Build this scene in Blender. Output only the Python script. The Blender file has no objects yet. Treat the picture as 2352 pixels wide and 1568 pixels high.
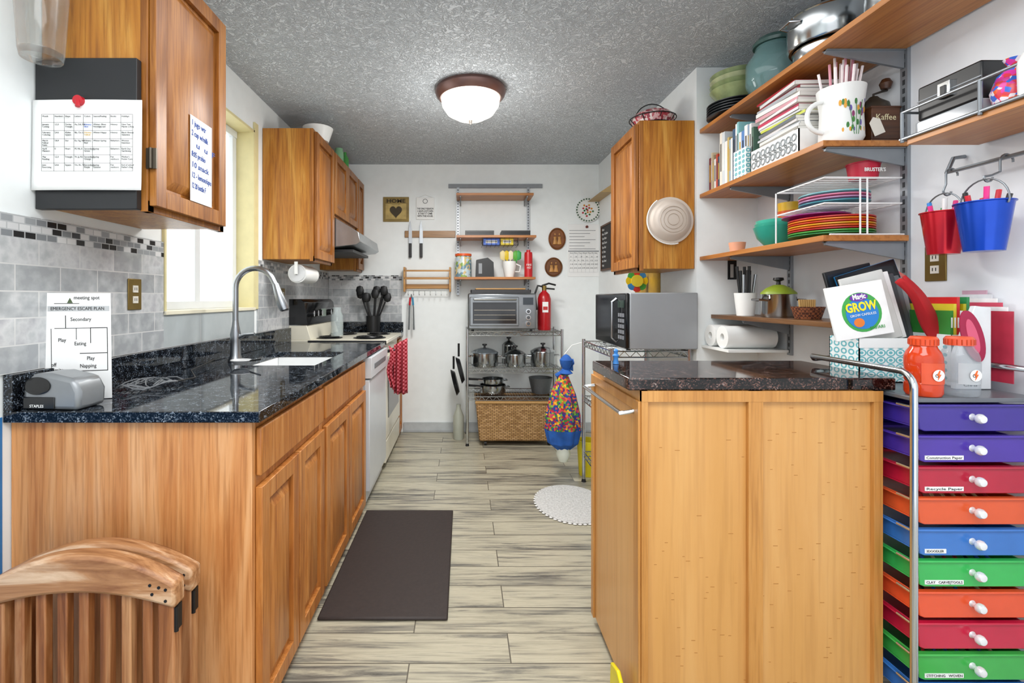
import bpy, math, random, bmesh
from mathutils import Vector, Matrix
R=random.Random(7)
sc=bpy.context.scene
F=1110.;CX=1065.;CY=685.;H=1.22
def mx(p,Y): return (p-CX)*Y/F
def mz(p,Y): return H-(p-CY)*Y/F
pi=math.pi
# ---------------- materials
def lin(h,k=1.0):
    c=[int(h[i:i+2],16)/255 for i in (0,2,4)]
    return tuple(min(1,(x/12.92 if x<=.04045 else ((x+.055)/1.055)**2.4)*k) for x in c)+(1,)
def nm(name):
    m=bpy.data.materials.new(name); m.use_nodes=True
    return m,m.node_tree,m.node_tree.nodes['Principled BSDF']
def N(nt,t,inp=None,**kw):
    n=nt.nodes.new(t)
    for k,v in kw.items(): setattr(n,k,v)
    for k,v in (inp or {}).items(): n.inputs[k].default_value=v
    return n
def ramp(nt,stops,const=False):
    n=nt.nodes.new('ShaderNodeValToRGB'); e=n.color_ramp.elements
    if const: n.color_ramp.interpolation='CONSTANT'
    while len(e)<len(stops): e.new(.5)
    for i,(p,c) in enumerate(stops): e[i].position=p; e[i].color=c
    return n
def coord(nt,scale=(1,1,1),plane=None,rot=(0,0,0)):
    L=nt.links.new
    tc=N(nt,'ShaderNodeTexCoord'); src=tc.outputs['Object']
    if plane:
        s=N(nt,'ShaderNodeSeparateXYZ'); c=N(nt,'ShaderNodeCombineXYZ'); L(src,s.inputs[0])
        L(s.outputs[plane[0]],c.inputs[0]); L(s.outputs[plane[1]],c.inputs[1]); src=c.outputs[0]
    mp=N(nt,'ShaderNodeMapping',{'Scale':scale,'Rotation':rot}); L(src,mp.inputs[0]); return mp.outputs[0]
CA={}
def P(c,rough=.5,metal=0,var=.07,alpha=1,trans=0,emit=0,coat=0,bump=0,sc_=14):
    k=(c,rough,metal,var,alpha,trans,emit,coat,bump,sc_)
    if k in CA: return CA[k]
    m,nt,b=nm('mat_'+c); L=nt.links.new
    n=N(nt,'ShaderNodeTexNoise',{'Scale':sc_,'Detail':4}); L(coord(nt),n.inputs['Vector'])
    r=ramp(nt,[(.3,lin(c,1-var)),(.7,lin(c,1+var))]); L(n.outputs[0],r.inputs[0]); L(r.outputs[0],b.inputs['Base Color'])
    b.inputs['Roughness'].default_value=rough; b.inputs['Metallic'].default_value=metal
    b.inputs['Alpha'].default_value=alpha; b.inputs['Transmission Weight'].default_value=trans; b.inputs['Coat Weight'].default_value=coat
    if emit: L(r.outputs[0],b.inputs['Emission Color']); b.inputs['Emission Strength'].default_value=emit
    if bump:
        bu=N(nt,'ShaderNodeBump',{'Strength':bump,'Distance':.01}); L(n.outputs[0],bu.inputs['Height']); L(bu.outputs[0],b.inputs['Normal'])
    CA[k]=m; return m
def wood(c1,c2,c3,ax='Z',s=14,rough=.38,dist=1.2,fine=.7,st=.09):
    k=('w',c1,c2,c3,ax,s)
    if k in CA: return CA[k]
    m,nt,b=nm('wood_'+c2); L=nt.links.new
    sca=[s,s,s]; sca['XYZ'.index(ax)]=s*st
    v=coord(nt,tuple(sca))
    n=N(nt,'ShaderNodeTexNoise',{'Scale':1.0,'Detail':8,'Roughness':.62,'Distortion':dist}); L(v,n.inputs['Vector'])
    sf=[s*9]*3; sf['XYZ'.index(ax)]=s*.35
    n2=N(nt,'ShaderNodeTexNoise',{'Scale':1.0,'Detail':3}); L(coord(nt,tuple(sf)),n2.inputs['Vector'])
    r=ramp(nt,[(.32,lin(c1)),(.5,lin(c2)),(.68,lin(c3))]); L(n.outputs[0],r.inputs[0])
    r2=ramp(nt,[(.35,(.66,.58,.5,1)),(.52,(1,1,1,1))]); L(n2.outputs[0],r2.inputs[0])
    mi=N(nt,'ShaderNodeMix',data_type='RGBA',blend_type='MULTIPLY'); mi.inputs[0].default_value=fine
    L(r.outputs[0],mi.inputs[6]); L(r2.outputs[0],mi.inputs[7]); L(mi.outputs[2],b.inputs['Base Color'])
    b.inputs['Roughness'].default_value=rough
    bu=N(nt,'ShaderNodeBump',{'Strength':.12,'Distance':.002}); L(n2.outputs[0],bu.inputs['Height']); L(bu.outputs[0],b.inputs['Normal'])
    CA[k]=m; return m
def granite(cols,rough=.07,s=130):
    m,nt,b=nm('granite'); L=nt.links.new
    v=N(nt,'ShaderNodeTexVoronoi',{'Scale':s}); L(coord(nt),v.inputs['Vector'])
    se=N(nt,'ShaderNodeSeparateColor'); L(v.outputs['Color'],se.inputs[0])
    n=N(nt,'ShaderNodeTexNoise',{'Scale':40.,'Detail':5}); L(coord(nt),n.inputs['Vector'])
    ma=N(nt,'ShaderNodeMath',operation='MULTIPLY_ADD'); L(n.outputs[0],ma.inputs[0]); ma.inputs[1].default_value=.6
    sb=N(nt,'ShaderNodeMath',operation='MULTIPLY'); L(se.outputs[0],sb.inputs[0]); sb.inputs[1].default_value=.45; L(sb.outputs[0],ma.inputs[2])
    r=ramp(nt,[(p,lin(c)) for p,c in cols]); L(ma.outputs[0],r.inputs[0]); L(r.outputs[0],b.inputs['Base Color'])
    b.inputs['Roughness'].default_value=rough; return m
def brick(cols,mortar,bw,bh,plane,mort=.003,rough=.3,bump=.3,const=False,noise=.0,off=.5):
    m,nt,b=nm('tile'); L=nt.links.new
    br=N(nt,'ShaderNodeTexBrick',{'Scale':1.0,'Mortar Size':mort,'Brick Width':bw,'Row Height':bh,'Color1':(0,0,0,1),'Color2':(1,1,1,1),'Mortar':(.5,.5,.5,1),'Bias':0.,'Mortar Smooth':.1})
    br.offset=off; L(coord(nt,plane=plane),br.inputs['Vector'])
    r=ramp(nt,[(p,lin(c)) for p,c in cols],const); 
    if noise:
        n=N(nt,'ShaderNodeTexNoise',{'Scale':22.,'Detail':5}); L(coord(nt),n.inputs['Vector'])
        ma=N(nt,'ShaderNodeMath',operation='MULTIPLY_ADD'); L(n.outputs[0],ma.inputs[0]); ma.inputs[1].default_value=noise
        sb=N(nt,'ShaderNodeMath',operation='MULTIPLY'); L(br.outputs['Color'],sb.inputs[0]); sb.inputs[1].default_value=1-noise; L(sb.outputs[0],ma.inputs[2]); L(ma.outputs[0],r.inputs[0])
    else: L(br.outputs['Color'],r.inputs[0])
    mi=N(nt,'ShaderNodeMix',data_type='RGBA'); L(br.outputs['Fac'],mi.inputs[0]); L(r.outputs[0],mi.inputs[6]); mi.inputs[7].default_value=lin(mortar)
    L(mi.outputs[2],b.inputs['Base Color']); b.inputs['Roughness'].default_value=rough
    bu=N(nt,'ShaderNodeBump',{'Strength':bump,'Distance':.003},invert=True); L(br.outputs['Fac'],bu.inputs['Height']); L(bu.outputs[0],b.inputs['Normal'])
    return m
def floormat():
    m,nt,b=nm('plank_tile'); L=nt.links.new
    br=N(nt,'ShaderNodeTexBrick',{'Scale':1.0,'Mortar Size':.0022,'Brick Width':.92,'Row Height':.146,'Color1':(0,0,0,1),'Color2':(1,1,1,1),'Mortar':(.5,.5,.5,1)})
    br.offset=.37; br.offset_frequency=2; L(coord(nt),br.inputs['Vector'])
    sp=N(nt,'ShaderNodeMath',operation='MULTIPLY'); L(br.outputs['Color'],sp.inputs[0]); sp.inputs[1].default_value=37
    def nz(scale,det,dist,k=1.):
        n=N(nt,'ShaderNodeTexNoise',{'Scale':1.0,'Detail':det,'Roughness':.74,'Distortion':dist},noise_dimensions='4D'); L(coord(nt,scale),n.inputs['Vector']); L(sp.outputs[0],n.inputs['W']); return n
    a=nz((2.2,44,1),9,1.2); c=nz((1.0,7,1),3,.4)
    ad=N(nt,'ShaderNodeMath',operation='MULTIPLY_ADD'); L(c.outputs[0],ad.inputs[0]); ad.inputs[1].default_value=.55
    s2=N(nt,'ShaderNodeMath',operation='MULTIPLY'); L(a.outputs[0],s2.inputs[0]); s2.inputs[1].default_value=.65; L(s2.outputs[0],ad.inputs[2])
    r=ramp(nt,[(.45,lin('3c3c38')),(.53,lin('77746a')),(.59,lin('a09b88')),(.67,lin('b8b29c')),(.76,lin('918d7f')),(.85,lin('b0aa94'))]); L(ad.outputs[0],r.inputs[0])
    mi=N(nt,'ShaderNodeMix',data_type='RGBA'); L(br.outputs['Fac'],mi.inputs[0]); L(r.outputs[0],mi.inputs[6]); mi.inputs[7].default_value=lin('5b554a')
    L(mi.outputs[2],b.inputs['Base Color']); b.inputs['Roughness'].default_value=.3
    bu=N(nt,'ShaderNodeBump',{'Strength':.25,'Distance':.002},invert=True); L(br.outputs['Fac'],bu.inputs['Height']); L(bu.outputs[0],b.inputs['Normal'])
    return m
def ceilmat():
    m,nt,b=nm('stomped_ceiling'); L=nt.links.new
    w=N(nt,'ShaderNodeTexNoise',{'Scale':22.,'Detail':3,'Distortion':3.4,'Roughness':.5}); L(coord(nt),w.inputs['Vector'])
    r=ramp(nt,[(.42,(0,0,0,1)),(.48,(1,1,1,1)),(.54,(0,0,0,1)),(.62,(.7,.7,.7,1))]); L(w.outputs[0],r.inputs[0])
    bu=N(nt,'ShaderNodeBump',{'Strength':.8,'Distance':.008}); L(r.outputs[0],bu.inputs['Height']); L(bu.outputs[0],b.inputs['Normal'])
    b.inputs['Base Color'].default_value=lin('cfd6dc'); b.inputs['Roughness'].default_value=.65; return m
def multi(cols,s=60,rough=.7):
    m,nt,b=nm('print'); L=nt.links.new
    v=N(nt,'ShaderNodeTexVoronoi',{'Scale':s}); L(coord(nt),v.inputs['Vector'])
    se=N(nt,'ShaderNodeSeparateColor'); L(v.outputs['Color'],se.inputs[0])
    r=ramp(nt,[(i/len(cols),lin(c)) for i,c in enumerate(cols)],True); L(se.outputs[0],r.inputs[0]); L(r.outputs[0],b.inputs['Base Color']); b.inputs['Roughness'].default_value=rough; return m
def checker(c1,c2,s,rot=0,plane=None,rough=.7):
    m,nt,b=nm('check'); L=nt.links.new
    v=N(nt,'ShaderNodeTexChecker',{'Scale':s,'Color1':lin(c1),'Color2':lin(c2)}); L(coord(nt,plane=plane,rot=(0,0,rot)),v.inputs['Vector']); L(v.outputs[0],b.inputs['Base Color']); b.inputs['Roughness'].default_value=rough; return m
def ikat():
    m,nt,b=nm('ikat'); L=nt.links.new
    w=N(nt,'ShaderNodeTexVoronoi',{'Scale':34.,'Randomness':0.}); L(coord(nt,(1,1,1.3)),w.inputs['Vector'])
    r=ramp(nt,[(0,lin('6fb8c0')),(.2,lin('eef2f1')),(.34,lin('6fb8c0')),(.5,lin('eef2f1'))],True); L(w.outputs['Distance'],r.inputs[0]); L(r.outputs[0],b.inputs['Base Color']); return m
# ---------------- geometry
class G:
    def __init__(s): s.v=[];s.f=[];s.mi=[];s.mats=[]
    def add(s,vs,fs,mat,M=None):
        o=len(s.v)
        s.v+=[tuple(M@Vector(v)) if M is not None else tuple(v) for v in vs]
        if mat not in s.mats: s.mats.append(mat)
        i=s.mats.index(mat)
        for f in fs: s.f.append([a+o for a in f]); s.mi.append(i)
        return s
    def b(s,x0,x1,y0,y1,z0,z1,mat,M=None):
        return s.add([(x,y,z) for z in (z0,z1) for y in (y0,y1) for x in (x0,x1)],[(0,2,3,1),(4,5,7,6),(0,1,5,4),(2,6,7,3),(0,4,6,2),(1,3,7,5)],mat,M)
    def fr(s,x0,x1,y0,y1,z0,z1,ins,mat,M=None):
        v=[(x0,y0,z0),(x1,y0,z0),(x1,y1,z0),(x0,y1,z0),(x0+ins,y0+ins,z1),(x1-ins,y0+ins,z1),(x1-ins,y1-ins,z1),(x0+ins,y1-ins,z1)]
        return s.add(v,[(3,2,1,0),(4,5,6,7),(0,1,5,4),(1,2,6,5),(2,3,7,6),(3,0,4,7)],mat,M)
    def la(s,prof,c,mat,seg=28,ax='Z',M=None,sx=1,sy=1):
        vs=[];ring=[]
        for r,h in prof:
            if r<1e-6: ring.append([len(vs)]); pts=[(0,0)]
            else: ring.append(list(range(len(vs),len(vs)+seg))); pts=[(r*sx*math.cos(2*pi*i/seg),r*sy*math.sin(2*pi*i/seg)) for i in range(seg)]
            for a,b in pts:
                p={'Z':(a,b,h),'X':(h,a,b),'Y':(a,h,b)}[ax]; vs.append((p[0]+c[0],p[1]+c[1],p[2]+c[2]))
        fs=[]
        for A,B in zip(ring,ring[1:]):
            for i in range(seg):
                j=(i+1)%seg
                if len(A)==1 and len(B)==1: continue
                if len(A)==1: fs.append((A[0],B[i],B[j]))
                elif len(B)==1: fs.append((A[i],B[0],A[j]))
                else: fs.append((A[i],B[i],B[j],A[j]))
        return s.add(vs,fs,mat,M)
    def cy(s,c,r,h,mat,ax='Z',seg=24,M=None): return s.la([(0,0),(r,0),(r,h),(0,h)],c,mat,seg,ax,M)
    def tu(s,pts,r,mat,seg=8,closed=False,M=None):
        P_=[Vector(p) for p in pts]; n=len(P_); vs=[];rs=r if isinstance(r,(list,tuple)) else [r]*n
        up=None
        for i,p in enumerate(P_):
            a=P_[(i-1)%n] if (i or closed) else p; b=P_[(i+1)%n] if (i<n-1 or closed) else p
            t=(b-a).normalized()
            if up is None: up=t.orthogonal().normalized()
            up=(up-t*up.dot(t)).normalized() if (up-t*up.dot(t)).length>1e-5 else t.orthogonal().normalized()
            w=t.cross(up)
            for k in range(seg):
                an=2*pi*k/seg; vs.append(p+(up*math.cos(an)+w*math.sin(an))*rs[i])
        fs=[]
        for i in range(n if closed else n-1):
            j=(i+1)%n
            for k in range(seg):
                l=(k+1)%seg; fs.append((i*seg+k,i*seg+l,j*seg+l,j*seg+k))
        if not closed: fs+= [tuple(range(seg))[::-1],tuple(range((n-1)*seg,n*seg))]
        return s.add(vs,fs,mat,M)
    def pr(s,poly,a0,a1,mat,M=None,ax='n'):
        n=len(poly); mk={'n':lambda u,v,a:(u,v,a),'Y':lambda u,v,a:(u,a,v),'X':lambda u,v,a:(a,u,v),'Z':lambda u,v,a:(u,v,a)}[ax]
        vs=[mk(u,v,a0) for u,v in poly]+[mk(u,v,a1) for u,v in poly]
        fs=[tuple(range(n))[::-1],tuple(range(n,2*n))]+[(i,(i+1)%n,(i+1)%n+n,i+n) for i in range(n)]
        return s.add(vs,fs,mat,M)
    def grid(s,fn,nu,nv,mat,M=None):
        vs=[fn(i/nu,j/nv) for j in range(nv+1) for i in range(nu+1)]
        return s.add(vs,[(j*(nu+1)+i,j*(nu+1)+i+1,(j+1)*(nu+1)+i+1,(j+1)*(nu+1)+i) for j in range(nv) for i in range(nu)],mat,M)
def ob(g,name,par=None,bev=0,sol=0):
    me=bpy.data.meshes.new(name); me.from_pydata(g.v,[],g.f)
    for m in g.mats: me.materials.append(m)
    for p,i in zip(me.polygons,g.mi): p.material_index=i
    bm=bmesh.new(); bm.from_mesh(me); bmesh.ops.recalc_face_normals(bm,faces=bm.faces); bm.to_mesh(me); bm.free()
    me.shade_smooth(); me.set_sharp_from_angle(angle=math.radians(38))
    o=bpy.data.objects.new(name,me); sc.collection.objects.link(o)
    if par: o.parent=par
    if sol: m=o.modifiers.new('s','SOLIDIFY'); m.thickness=sol; m.offset=0
    if bev: m=o.modifiers.new('b','BEVEL'); m.width=bev; m.segments=2; m.limit_method='ANGLE'; m.angle_limit=.6
    return o
ROOTS=[]
def T(name,label,cat,g=None,loc=None,rot=None,group=None,bev=0,sol=0,kind=None):
    if g is None: o=bpy.data.objects.new(name,None); sc.collection.objects.link(o); o.empty_display_size=.05
    else: o=ob(g,name,None,bev,sol)
    o['label']=label; o['category']=cat
    if group: o['group']=group
    if kind: o['kind']=kind
    if loc is not None:
        o.location=loc
        if rot: o.rotation_euler=rot
    else: ROOTS.append(o)
    return o
def S(name,g,label,bev=0):
    return T(name,label,name.split('_')[0],g,kind='structure',bev=bev)
BASIS={'F':((1,0,0),(0,0,1),(0,-1,0)),'P':((0,1,0),(0,0,1),(1,0,0)),'Q':((0,-1,0),(0,0,1),(-1,0,0)),'U':((1,0,0),(0,1,0),(0,0,1))}
def BM(face,p,roll=0):
    u,v,n=[Vector(a) for a in BASIS[face]]
    return Matrix.Translation(p)@Matrix((u,v,n)).transposed().to_4x4()@Matrix.Rotation(roll,4,'Z')
def tx(s,par,size,M,mat,al='LEFT',w=None,h=None,name='lettering',ex=.0003,bold=0,sp=1):
    cu=bpy.data.curves.new('t','FONT'); cu.body=s; cu.size=size; cu.align_x=al; cu.extrude=ex; cu.offset=bold; cu.space_line=sp; cu.resolution_u=2
    o=bpy.data.objects.new('t',cu); sc.collection.objects.link(o); bpy.context.view_layer.update()
    me=bpy.data.meshes.new_from_object(o.evaluated_get(bpy.context.evaluated_depsgraph_get())); bpy.data.objects.remove(o)
    if w or h:
        xs=[v.co.x for v in me.vertices]; ys=[v.co.y for v in me.vertices]
        me.transform(Matrix.Diagonal((w/(max(xs)-min(xs)) if w else 1,h/(max(ys)-min(ys)) if h else 1,1,1)))
    me.transform(M); me.materials.clear(); me.materials.append(mat)
    q=bpy.data.objects.new(name,me); sc.collection.objects.link(q); q.parent=par; return q
def pdoor(name,par,face,p,w,h,mat,t=.02,fr=.052,panel=None):
    g=G();M=BM(face,p)
    g.b(0,fr,0,h,0,t,mat,M).b(w-fr,w,0,h,0,t,mat,M).b(fr,w-fr,0,fr,0,t,mat,M).b(fr,w-fr,h-fr,h,0,t,mat,M)
    g.b(fr,w-fr,fr,h-fr,0,t*.2,panel or mat,M).fr(fr+.012,w-fr-.012,fr+.012,h-fr-.012,t*.2,t*.9,.028,panel or mat,M)
    return ob(g,name,par,bev=.004)
def arc(c,r,a0,a1,n,pl='XZ'):
    out=[]
    for i in range(n+1):
        a=a0+(a1-a0)*i/n; u,v=r*math.cos(a),r*math.sin(a)
        out.append({'XZ':(c[0]+u,c[1],c[2]+v),'YZ':(c[0],c[1]+u,c[2]+v),'XY':(c[0]+u,c[1]+v,c[2])}[pl])
    return out
# palette
OAK=wood('9c5e1c','b8792a','cd9644','Z',14); OAKD=wood('7c4818','9a6026','b67a36','Z',18)
OAKB=wood('bc7740','d3945a','e0aa76','Z',12,st=.07); OAKBD=wood('9e5c2a','ba7838','cc8e50','Z',18)
BAM=wood('cb9450','d29c5a','d9a767','Z',7,.35,.2,fine=.28); BAMF=wood('b57a38','c48a46','d09854','Z',16,.35,.3,fine=.45)
SHW=wood('a5632f','b8783c','c4864a','Y',10); DKW=wood('5a3a20','74502f','8a6440','Y',12)
CHW=wood('7a4826','b48256','e8caa8','X',12,.45,2.); CHS=wood('6a3a1a','9c6236','c08e60','Z',14,.45)
GR=granite([(.48,'07080a'),(.59,'171b22'),(.67,'333b46'),(.75,'64707c'),(.85,'a4aab0')],.05,330)
GRI=granite([(.44,'090808'),(.56,'1d1716'),(.66,'3e2c28'),(.76,'6e4e44'),(.86,'928a88')],.05,300)
WHT=P('eff4f4',.75,var=.02); CHROME=P('c8cccf',.15,1,var=.03); STEEL=P('a2a6a9',.28,1,var=.06); BLK=P('121315',.4); BLKG=P('0c0d0f',.12)
WP=P('eef0ee',.4,var=.02); PAPER=P('f2f3f2',.8,var=.02); INK=P('222222',.7); GRY=P('8f9499',.5); CREAM=P('dcd2a0',.5,var=.05)
GLASS=P('eef6f6',.05,trans=1,var=.01,alpha=.45); BLUEINK=P('2a4f9e',.7); RED=P('c01828',.4); BRASS=P('8a7440',.4,.8,bump=.2)
# ---------------- structure
YB=4.42;XL=-1.243;XR=1.56;XN=1.235;YJ=2.563;CZ=2.444;Y0=-1.6
S('floor',G().b(XL-.15,XR+.15,Y0,YB+.12,-.1,0,floormat()),'grey-beige wood-look plank tile floor')
S('ceiling',G().b(XL-.15,XR+.15,Y0,YB+.12,CZ,CZ+.1,ceilmat()),'white stomped textured ceiling')
S('wall_back',G().b(XL-.15,XR+.15,YB,YB+.12,0,CZ,WHT),'white painted end wall')
wy0,wy1,wz0,wz1=1.99,2.85,1.156,2.21
g=G();a,b=XL-.14,XL
g.b(a,b,Y0,wy0,0,CZ,WHT).b(a,b,wy1,YB,0,CZ,WHT).b(a,b,wy0,wy1,0,wz0,WHT).b(a,b,wy0,wy1,wz1,CZ,WHT)
g.b(XL,XL+.002,Y0,1.30,.05,.90,P('2f78b8',.6))
S('wall_left',g,'white wall with window opening and blue lower paint')
S('wall_right',G().b(XR,XR+.12,Y0,YJ,0,CZ,P('e8ecf0',.75,var=.02)).b(XN,XR+.12,YJ,YB,0,CZ,WHT),'white wall with a jog behind the shelving')
S('baseboard_back',G().b(-.55,XN,YB-.015,YB,0,.09,P('b9bec0',.6)).b(-.55,XN,YB-.022,YB-.015,0,.02,P('a8acae',.6)),'pale grey baseboard',.003)
# window
g=G(); x0=XL-.13
g.b(x0,XL+.012,wy1-.015,wy1,wz0,wz1,CREAM).b(x0,XL+.012,wy0,wy0+.015,wz0,wz1,CREAM).b(x0,XL+.012,wy0,wy1,wz1-.015,wz1,CREAM).b(x0,XL+.018,wy0,wy1,wz0-.005,wz0+.012,P('e4dfc8',.5,var=.03))
g.b(XL,XL+.012,wy1,wy1+.05,wz0,wz1+.05,CREAM)
w=S('window_1',g,'white sliding window with cream jambs',.002)
g=G(); xa=x0+.005; WF=P('d8dcde',.4,var=.02)
for y in (wy0+.015,wy1-.06,(wy0+wy1)/2-.02,2.1,): g.b(xa,xa+.035,y,y+.045,wz0+.012,wz1-.015,WF)
g.b(xa,xa+.04,wy0+.015,wy1-.015,wz0+.012,wz0+.05,WF).b(xa,xa+.04,wy0+.015,wy1-.015,wz1-.055,wz1-.015,WF); ob(g,'window_frame',w,.002)
ob(G().b(xa+.01,xa+.014,wy0+.03,wy1-.03,wz0+.03,wz1-.03,P('eef4f6',.3,emit=1.1,var=.02)),'frosted_glass',w)  # pane glows: daylight put into the glass as emission
# backsplash
TC=[(.32,'a2a6a9'),(.47,'b6babc'),(.6,'cdcfd0'),(.75,'b0b1b6')]
TILE=brick(TC,'d4d5d4',.15,.075,(1,2),.002,.12,.3,noise=.7)
TILEX=brick(TC,'d4d5d4',.15,.075,(0,2),.002,.12,.3,noise=.7)
BIGT=brick([(.2,'a6aeb0'),(.8,'b9c0c1')],'d0d2d2',.30,.15,(1,2),.002,.1,.3,noise=.4)
MC_=[(0,'1c1d20'),(.14,'84898d'),(.36,'d4d6d7'),(.55,'9da2a5'),(.72,'dddfdf'),(.92,'3a3c40')]
MOS=brick(MC_,'b8bcbe',.036,.0205,(1,2),.0018,.2,.3,True)
MOSX=brick(MC_,'b8bcbe',.036,.0205,(0,2),.0018,.2,.3,True)
def bs(n,y0,y1,z0,z1,m): S(n,G().b(XL,XL+.008,y0,y1,z0,z1,m),'glossy grey wall tile backsplash')
bs('trim_1',1.27,wy0,1.015,1.388,TILE); bs('trim_2',1.27,wy0,1.388,1.452,MOS)
bs('trim_3',wy0,wy1,1.015,1.15,BIGT); bs('trim_4',wy1+.05,YB-.01,1.015,1.388,TILE); bs('trim_5',wy1+.05,YB-.01,1.388,1.452,MOS)
S('trim_6',G().b(XL+.01,-.565,YB-.008,YB,1.01,1.385,TILEX).b(XL+.01,-.565,YB-.01,YB,1.385,1.43,MOSX),'glossy grey tile behind the range corner')
# ---------------- left base cabinets
def basecab(y0,y1,fronts,lab,endp=False):
    c=T('base_cabinet',lab,'cabinet',group='base cabinets under the worktop')
    g=G(); m=OAKBD
    g.b(-1.24,-.58,y0,y0+.018,0,.883,OAKB).b(-1.24,-.58,y1-.018,y1,0,.883,OAKB).b(-1.24,-.58,y0+.018,y1-.018,.05,.07,m)
    g.b(-.60,-.58,y0+.018,y1-.018,0,.883,m)
    ob(g,'body',c,.002)
    for (nm_,a,b_,z0,z1) in fronts:
        if nm_=='door': pdoor('door',c,'P',(-.5795,a,z0),b_-a,z1-z0,m)
        else: ob(G().b(-.5795,-.562,a,b_,z0,z1,m),'drawer',c,.005)
    return c
basecab(1.324,1.955,[('drawer',1.345,1.945,.725,.86),('door',1.345,1.645,.04,.695),('door',1.655,1.945,.04,.695)],'honey oak base cabinet with wide drawer over two raised-panel doors')
basecab(1.96,2.785,[('drawer',1.98,2.365,.725,.86),('drawer',2.375,2.765,.725,.86),('door',1.98,2.365,.04,.695),('door',2.375,2.765,.04,.695)],'honey oak sink base cabinet with two false drawer fronts')
basecab(4.185,4.41,[('drawer',4.2,4.4,.725,.86),('door',4.2,4.4,.04,.695)],'narrow oak base cabinet between range and end wall')
# worktop
sx0,sx1,sy0,sy1=-1.06,-.68,2.2,2.76
g=G(); z0,z1=.885,.915; xf=-.55
g.b(-1.24,xf,1.30,sy0,z0,z1,GR).b(-1.24,sx0,sy0,sy1,z0,z1,GR).b(sx1,xf,sy0,sy1,z0,z1,GR).b(-1.24,xf,sy1,3.405,z0,z1,GR)
g.b(-1.24,-1.215,1.30,3.405,z1,1.014,GR)
T('worktop','long polished black granite worktop with low backsplash','countertop',g,bev=.002)
T('worktop','small black granite worktop beside the range','countertop',G().b(-1.23,xf,4.18,4.41,z0,z1,GR).b(-1.23,xf,4.395,4.41,z1,1.005,GR),bev=.002)
SK=P('e8eaea',.2,var=.02)
g=G().b(sx0-.01,sx0,sy0-.01,sy1+.01,.72,.884,SK).b(sx1,sx1+.01,sy0-.01,sy1+.01,.72,.884,SK).b(sx0,sx1,sy0-.01,sy0,.72,.884,SK).b(sx0,sx1,sy1,sy1+.01,.72,.884,SK).b(sx0,sx1,sy0,sy1,.715,.73,SK)
s=T('sink','white undermount kitchen sink set in granite','sink'); ob(g,'basin',s,.004); ob(G().cy((-.87,2.48,.73),.045,.006,CHROME),'drain',s)
# faucet
fx,fy=-1.10,2.33
f=T('faucet','brushed nickel gooseneck pull-down faucet','faucet')
NI=P('a2a6aa',.28,1,var=.03)
ob(G().la([(0,0),(.034,0),(.032,.012),(.024,.03),(.022,.1),(.025,.13),(.017,.17),(.013,.2),(0,.2)],(fx,fy,.916),NI),'base',f)
pts=[(fx,fy,1.10),(fx,fy,1.27)]+arc((fx+.095,fy,1.27),.095,pi,.35,14)+[(fx+.20,fy,1.27)]
ob(G().tu(pts,.0135,NI,12),'neck',f)
ob(G().tu([(fx+.193,fy,1.29),(fx+.205,fy,1.25),(fx+.228,fy,1.19),(fx+.238,fy,1.165)],[.015,.019,.026,.022],NI,16).tu([(fx+.238,fy,1.166),(fx+.2395,fy,1.16)],.017,BLK,14),'spray_head',f)
ob(G().tu([(fx+.015,fy,1.03),(fx+.05,fy-.01,1.045),(fx+.1,fy-.02,1.05)],[.012,.008,.007],NI,10),'lever',f)
g=G().la([(0,0),(.03,.003),(.045,.018),(.043,.02),(.028,.006),(0,.004)],(-1.0,2.17,.925),P('c9cbcc',.5,.3)).tu([(-.96,2.17,.94),(-.9,2.14,.95)],.004,BLK)
T('sink_strainer','small metal sink strainer beside the faucet','strainer',g)
# dishwasher
d=T('dishwasher','white built-in dishwasher under the worktop','dishwasher')
DW=P('ced3d7',.3,var=.02)
ob(G().b(-1.2,-.575,2.795,3.40,.02,.88,DW),'body',d); ob(G().b(-.575,-.545,2.80,3.395,.1,.745,DW),'door',d,.004)
ob(G().b(-.575,-.535,2.80,3.395,.755,.875,DW).b(-.5352,-.532,2.9,3.3,.8,.83,P('70767a',.4)),'control_panel',d,.004)
# range
r_=T('range','off-white electric coil range with black control panel','stove')
RW=P('e6e2d0',.3,var=.02)
ob(G().b(-1.235,-.575,3.415,4.17,.03,.90,RW),'body',r_,.004)
ob(G().b(-1.235,-.54,3.412,4.172,.90,.925,RW).b(-1.1,-.545,3.405,3.4115,.893,.923,BLK),'cooktop',r_,.004)
for cx_,cy_,rr in ((-1.0,3.6,.075),(-.70,3.6,.1),(-1.0,3.98,.1),(-.70,3.98,.075)):
    b_=G(); b_.la([(0,0),(rr+.02,0),(rr+.02,.004),(0,.003)],(cx_,cy_,.9255),P('2a2b2c',.3,.5))
    for k in range(4): b_.tu(arc((cx_,cy_,.936),rr*(k+1)/4.3,0,2*pi*.98,24,'XY'),.0045,BLK,6)
    ob(b_,'burner',r_)
ob(G().pr([(-1.235,.925),(-1.08,.925),(-1.11,1.03),(-1.235,1.03)],3.415,4.17,RW,ax='Y').pr([(-1.235,1.03),(-1.10,1.03),(-1.125,1.19),(-1.15,1.215),(-1.235,1.215)],3.414,4.171,BLKG,ax='Y').b(-1.235,-1.11,3.413,4.172,1.027,1.033,CHROME),'backguard',r_,.003)
for y in (3.5,3.6,3.7,3.95,4.05): ob(G().cy((-1.112,y,1.11),.022,.03,BLK,'X').cy((-1.083,y,1.11),.02,.003,CHROME,'X').b(-1.0805,-1.079,y-.002,y+.002,1.09,1.13,WP),'knob',r_)
ob(G().b(-1.108,-1.104,3.76,3.88,1.08,1.14,P('8a9a90',.2)),'clock_display',r_)
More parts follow.
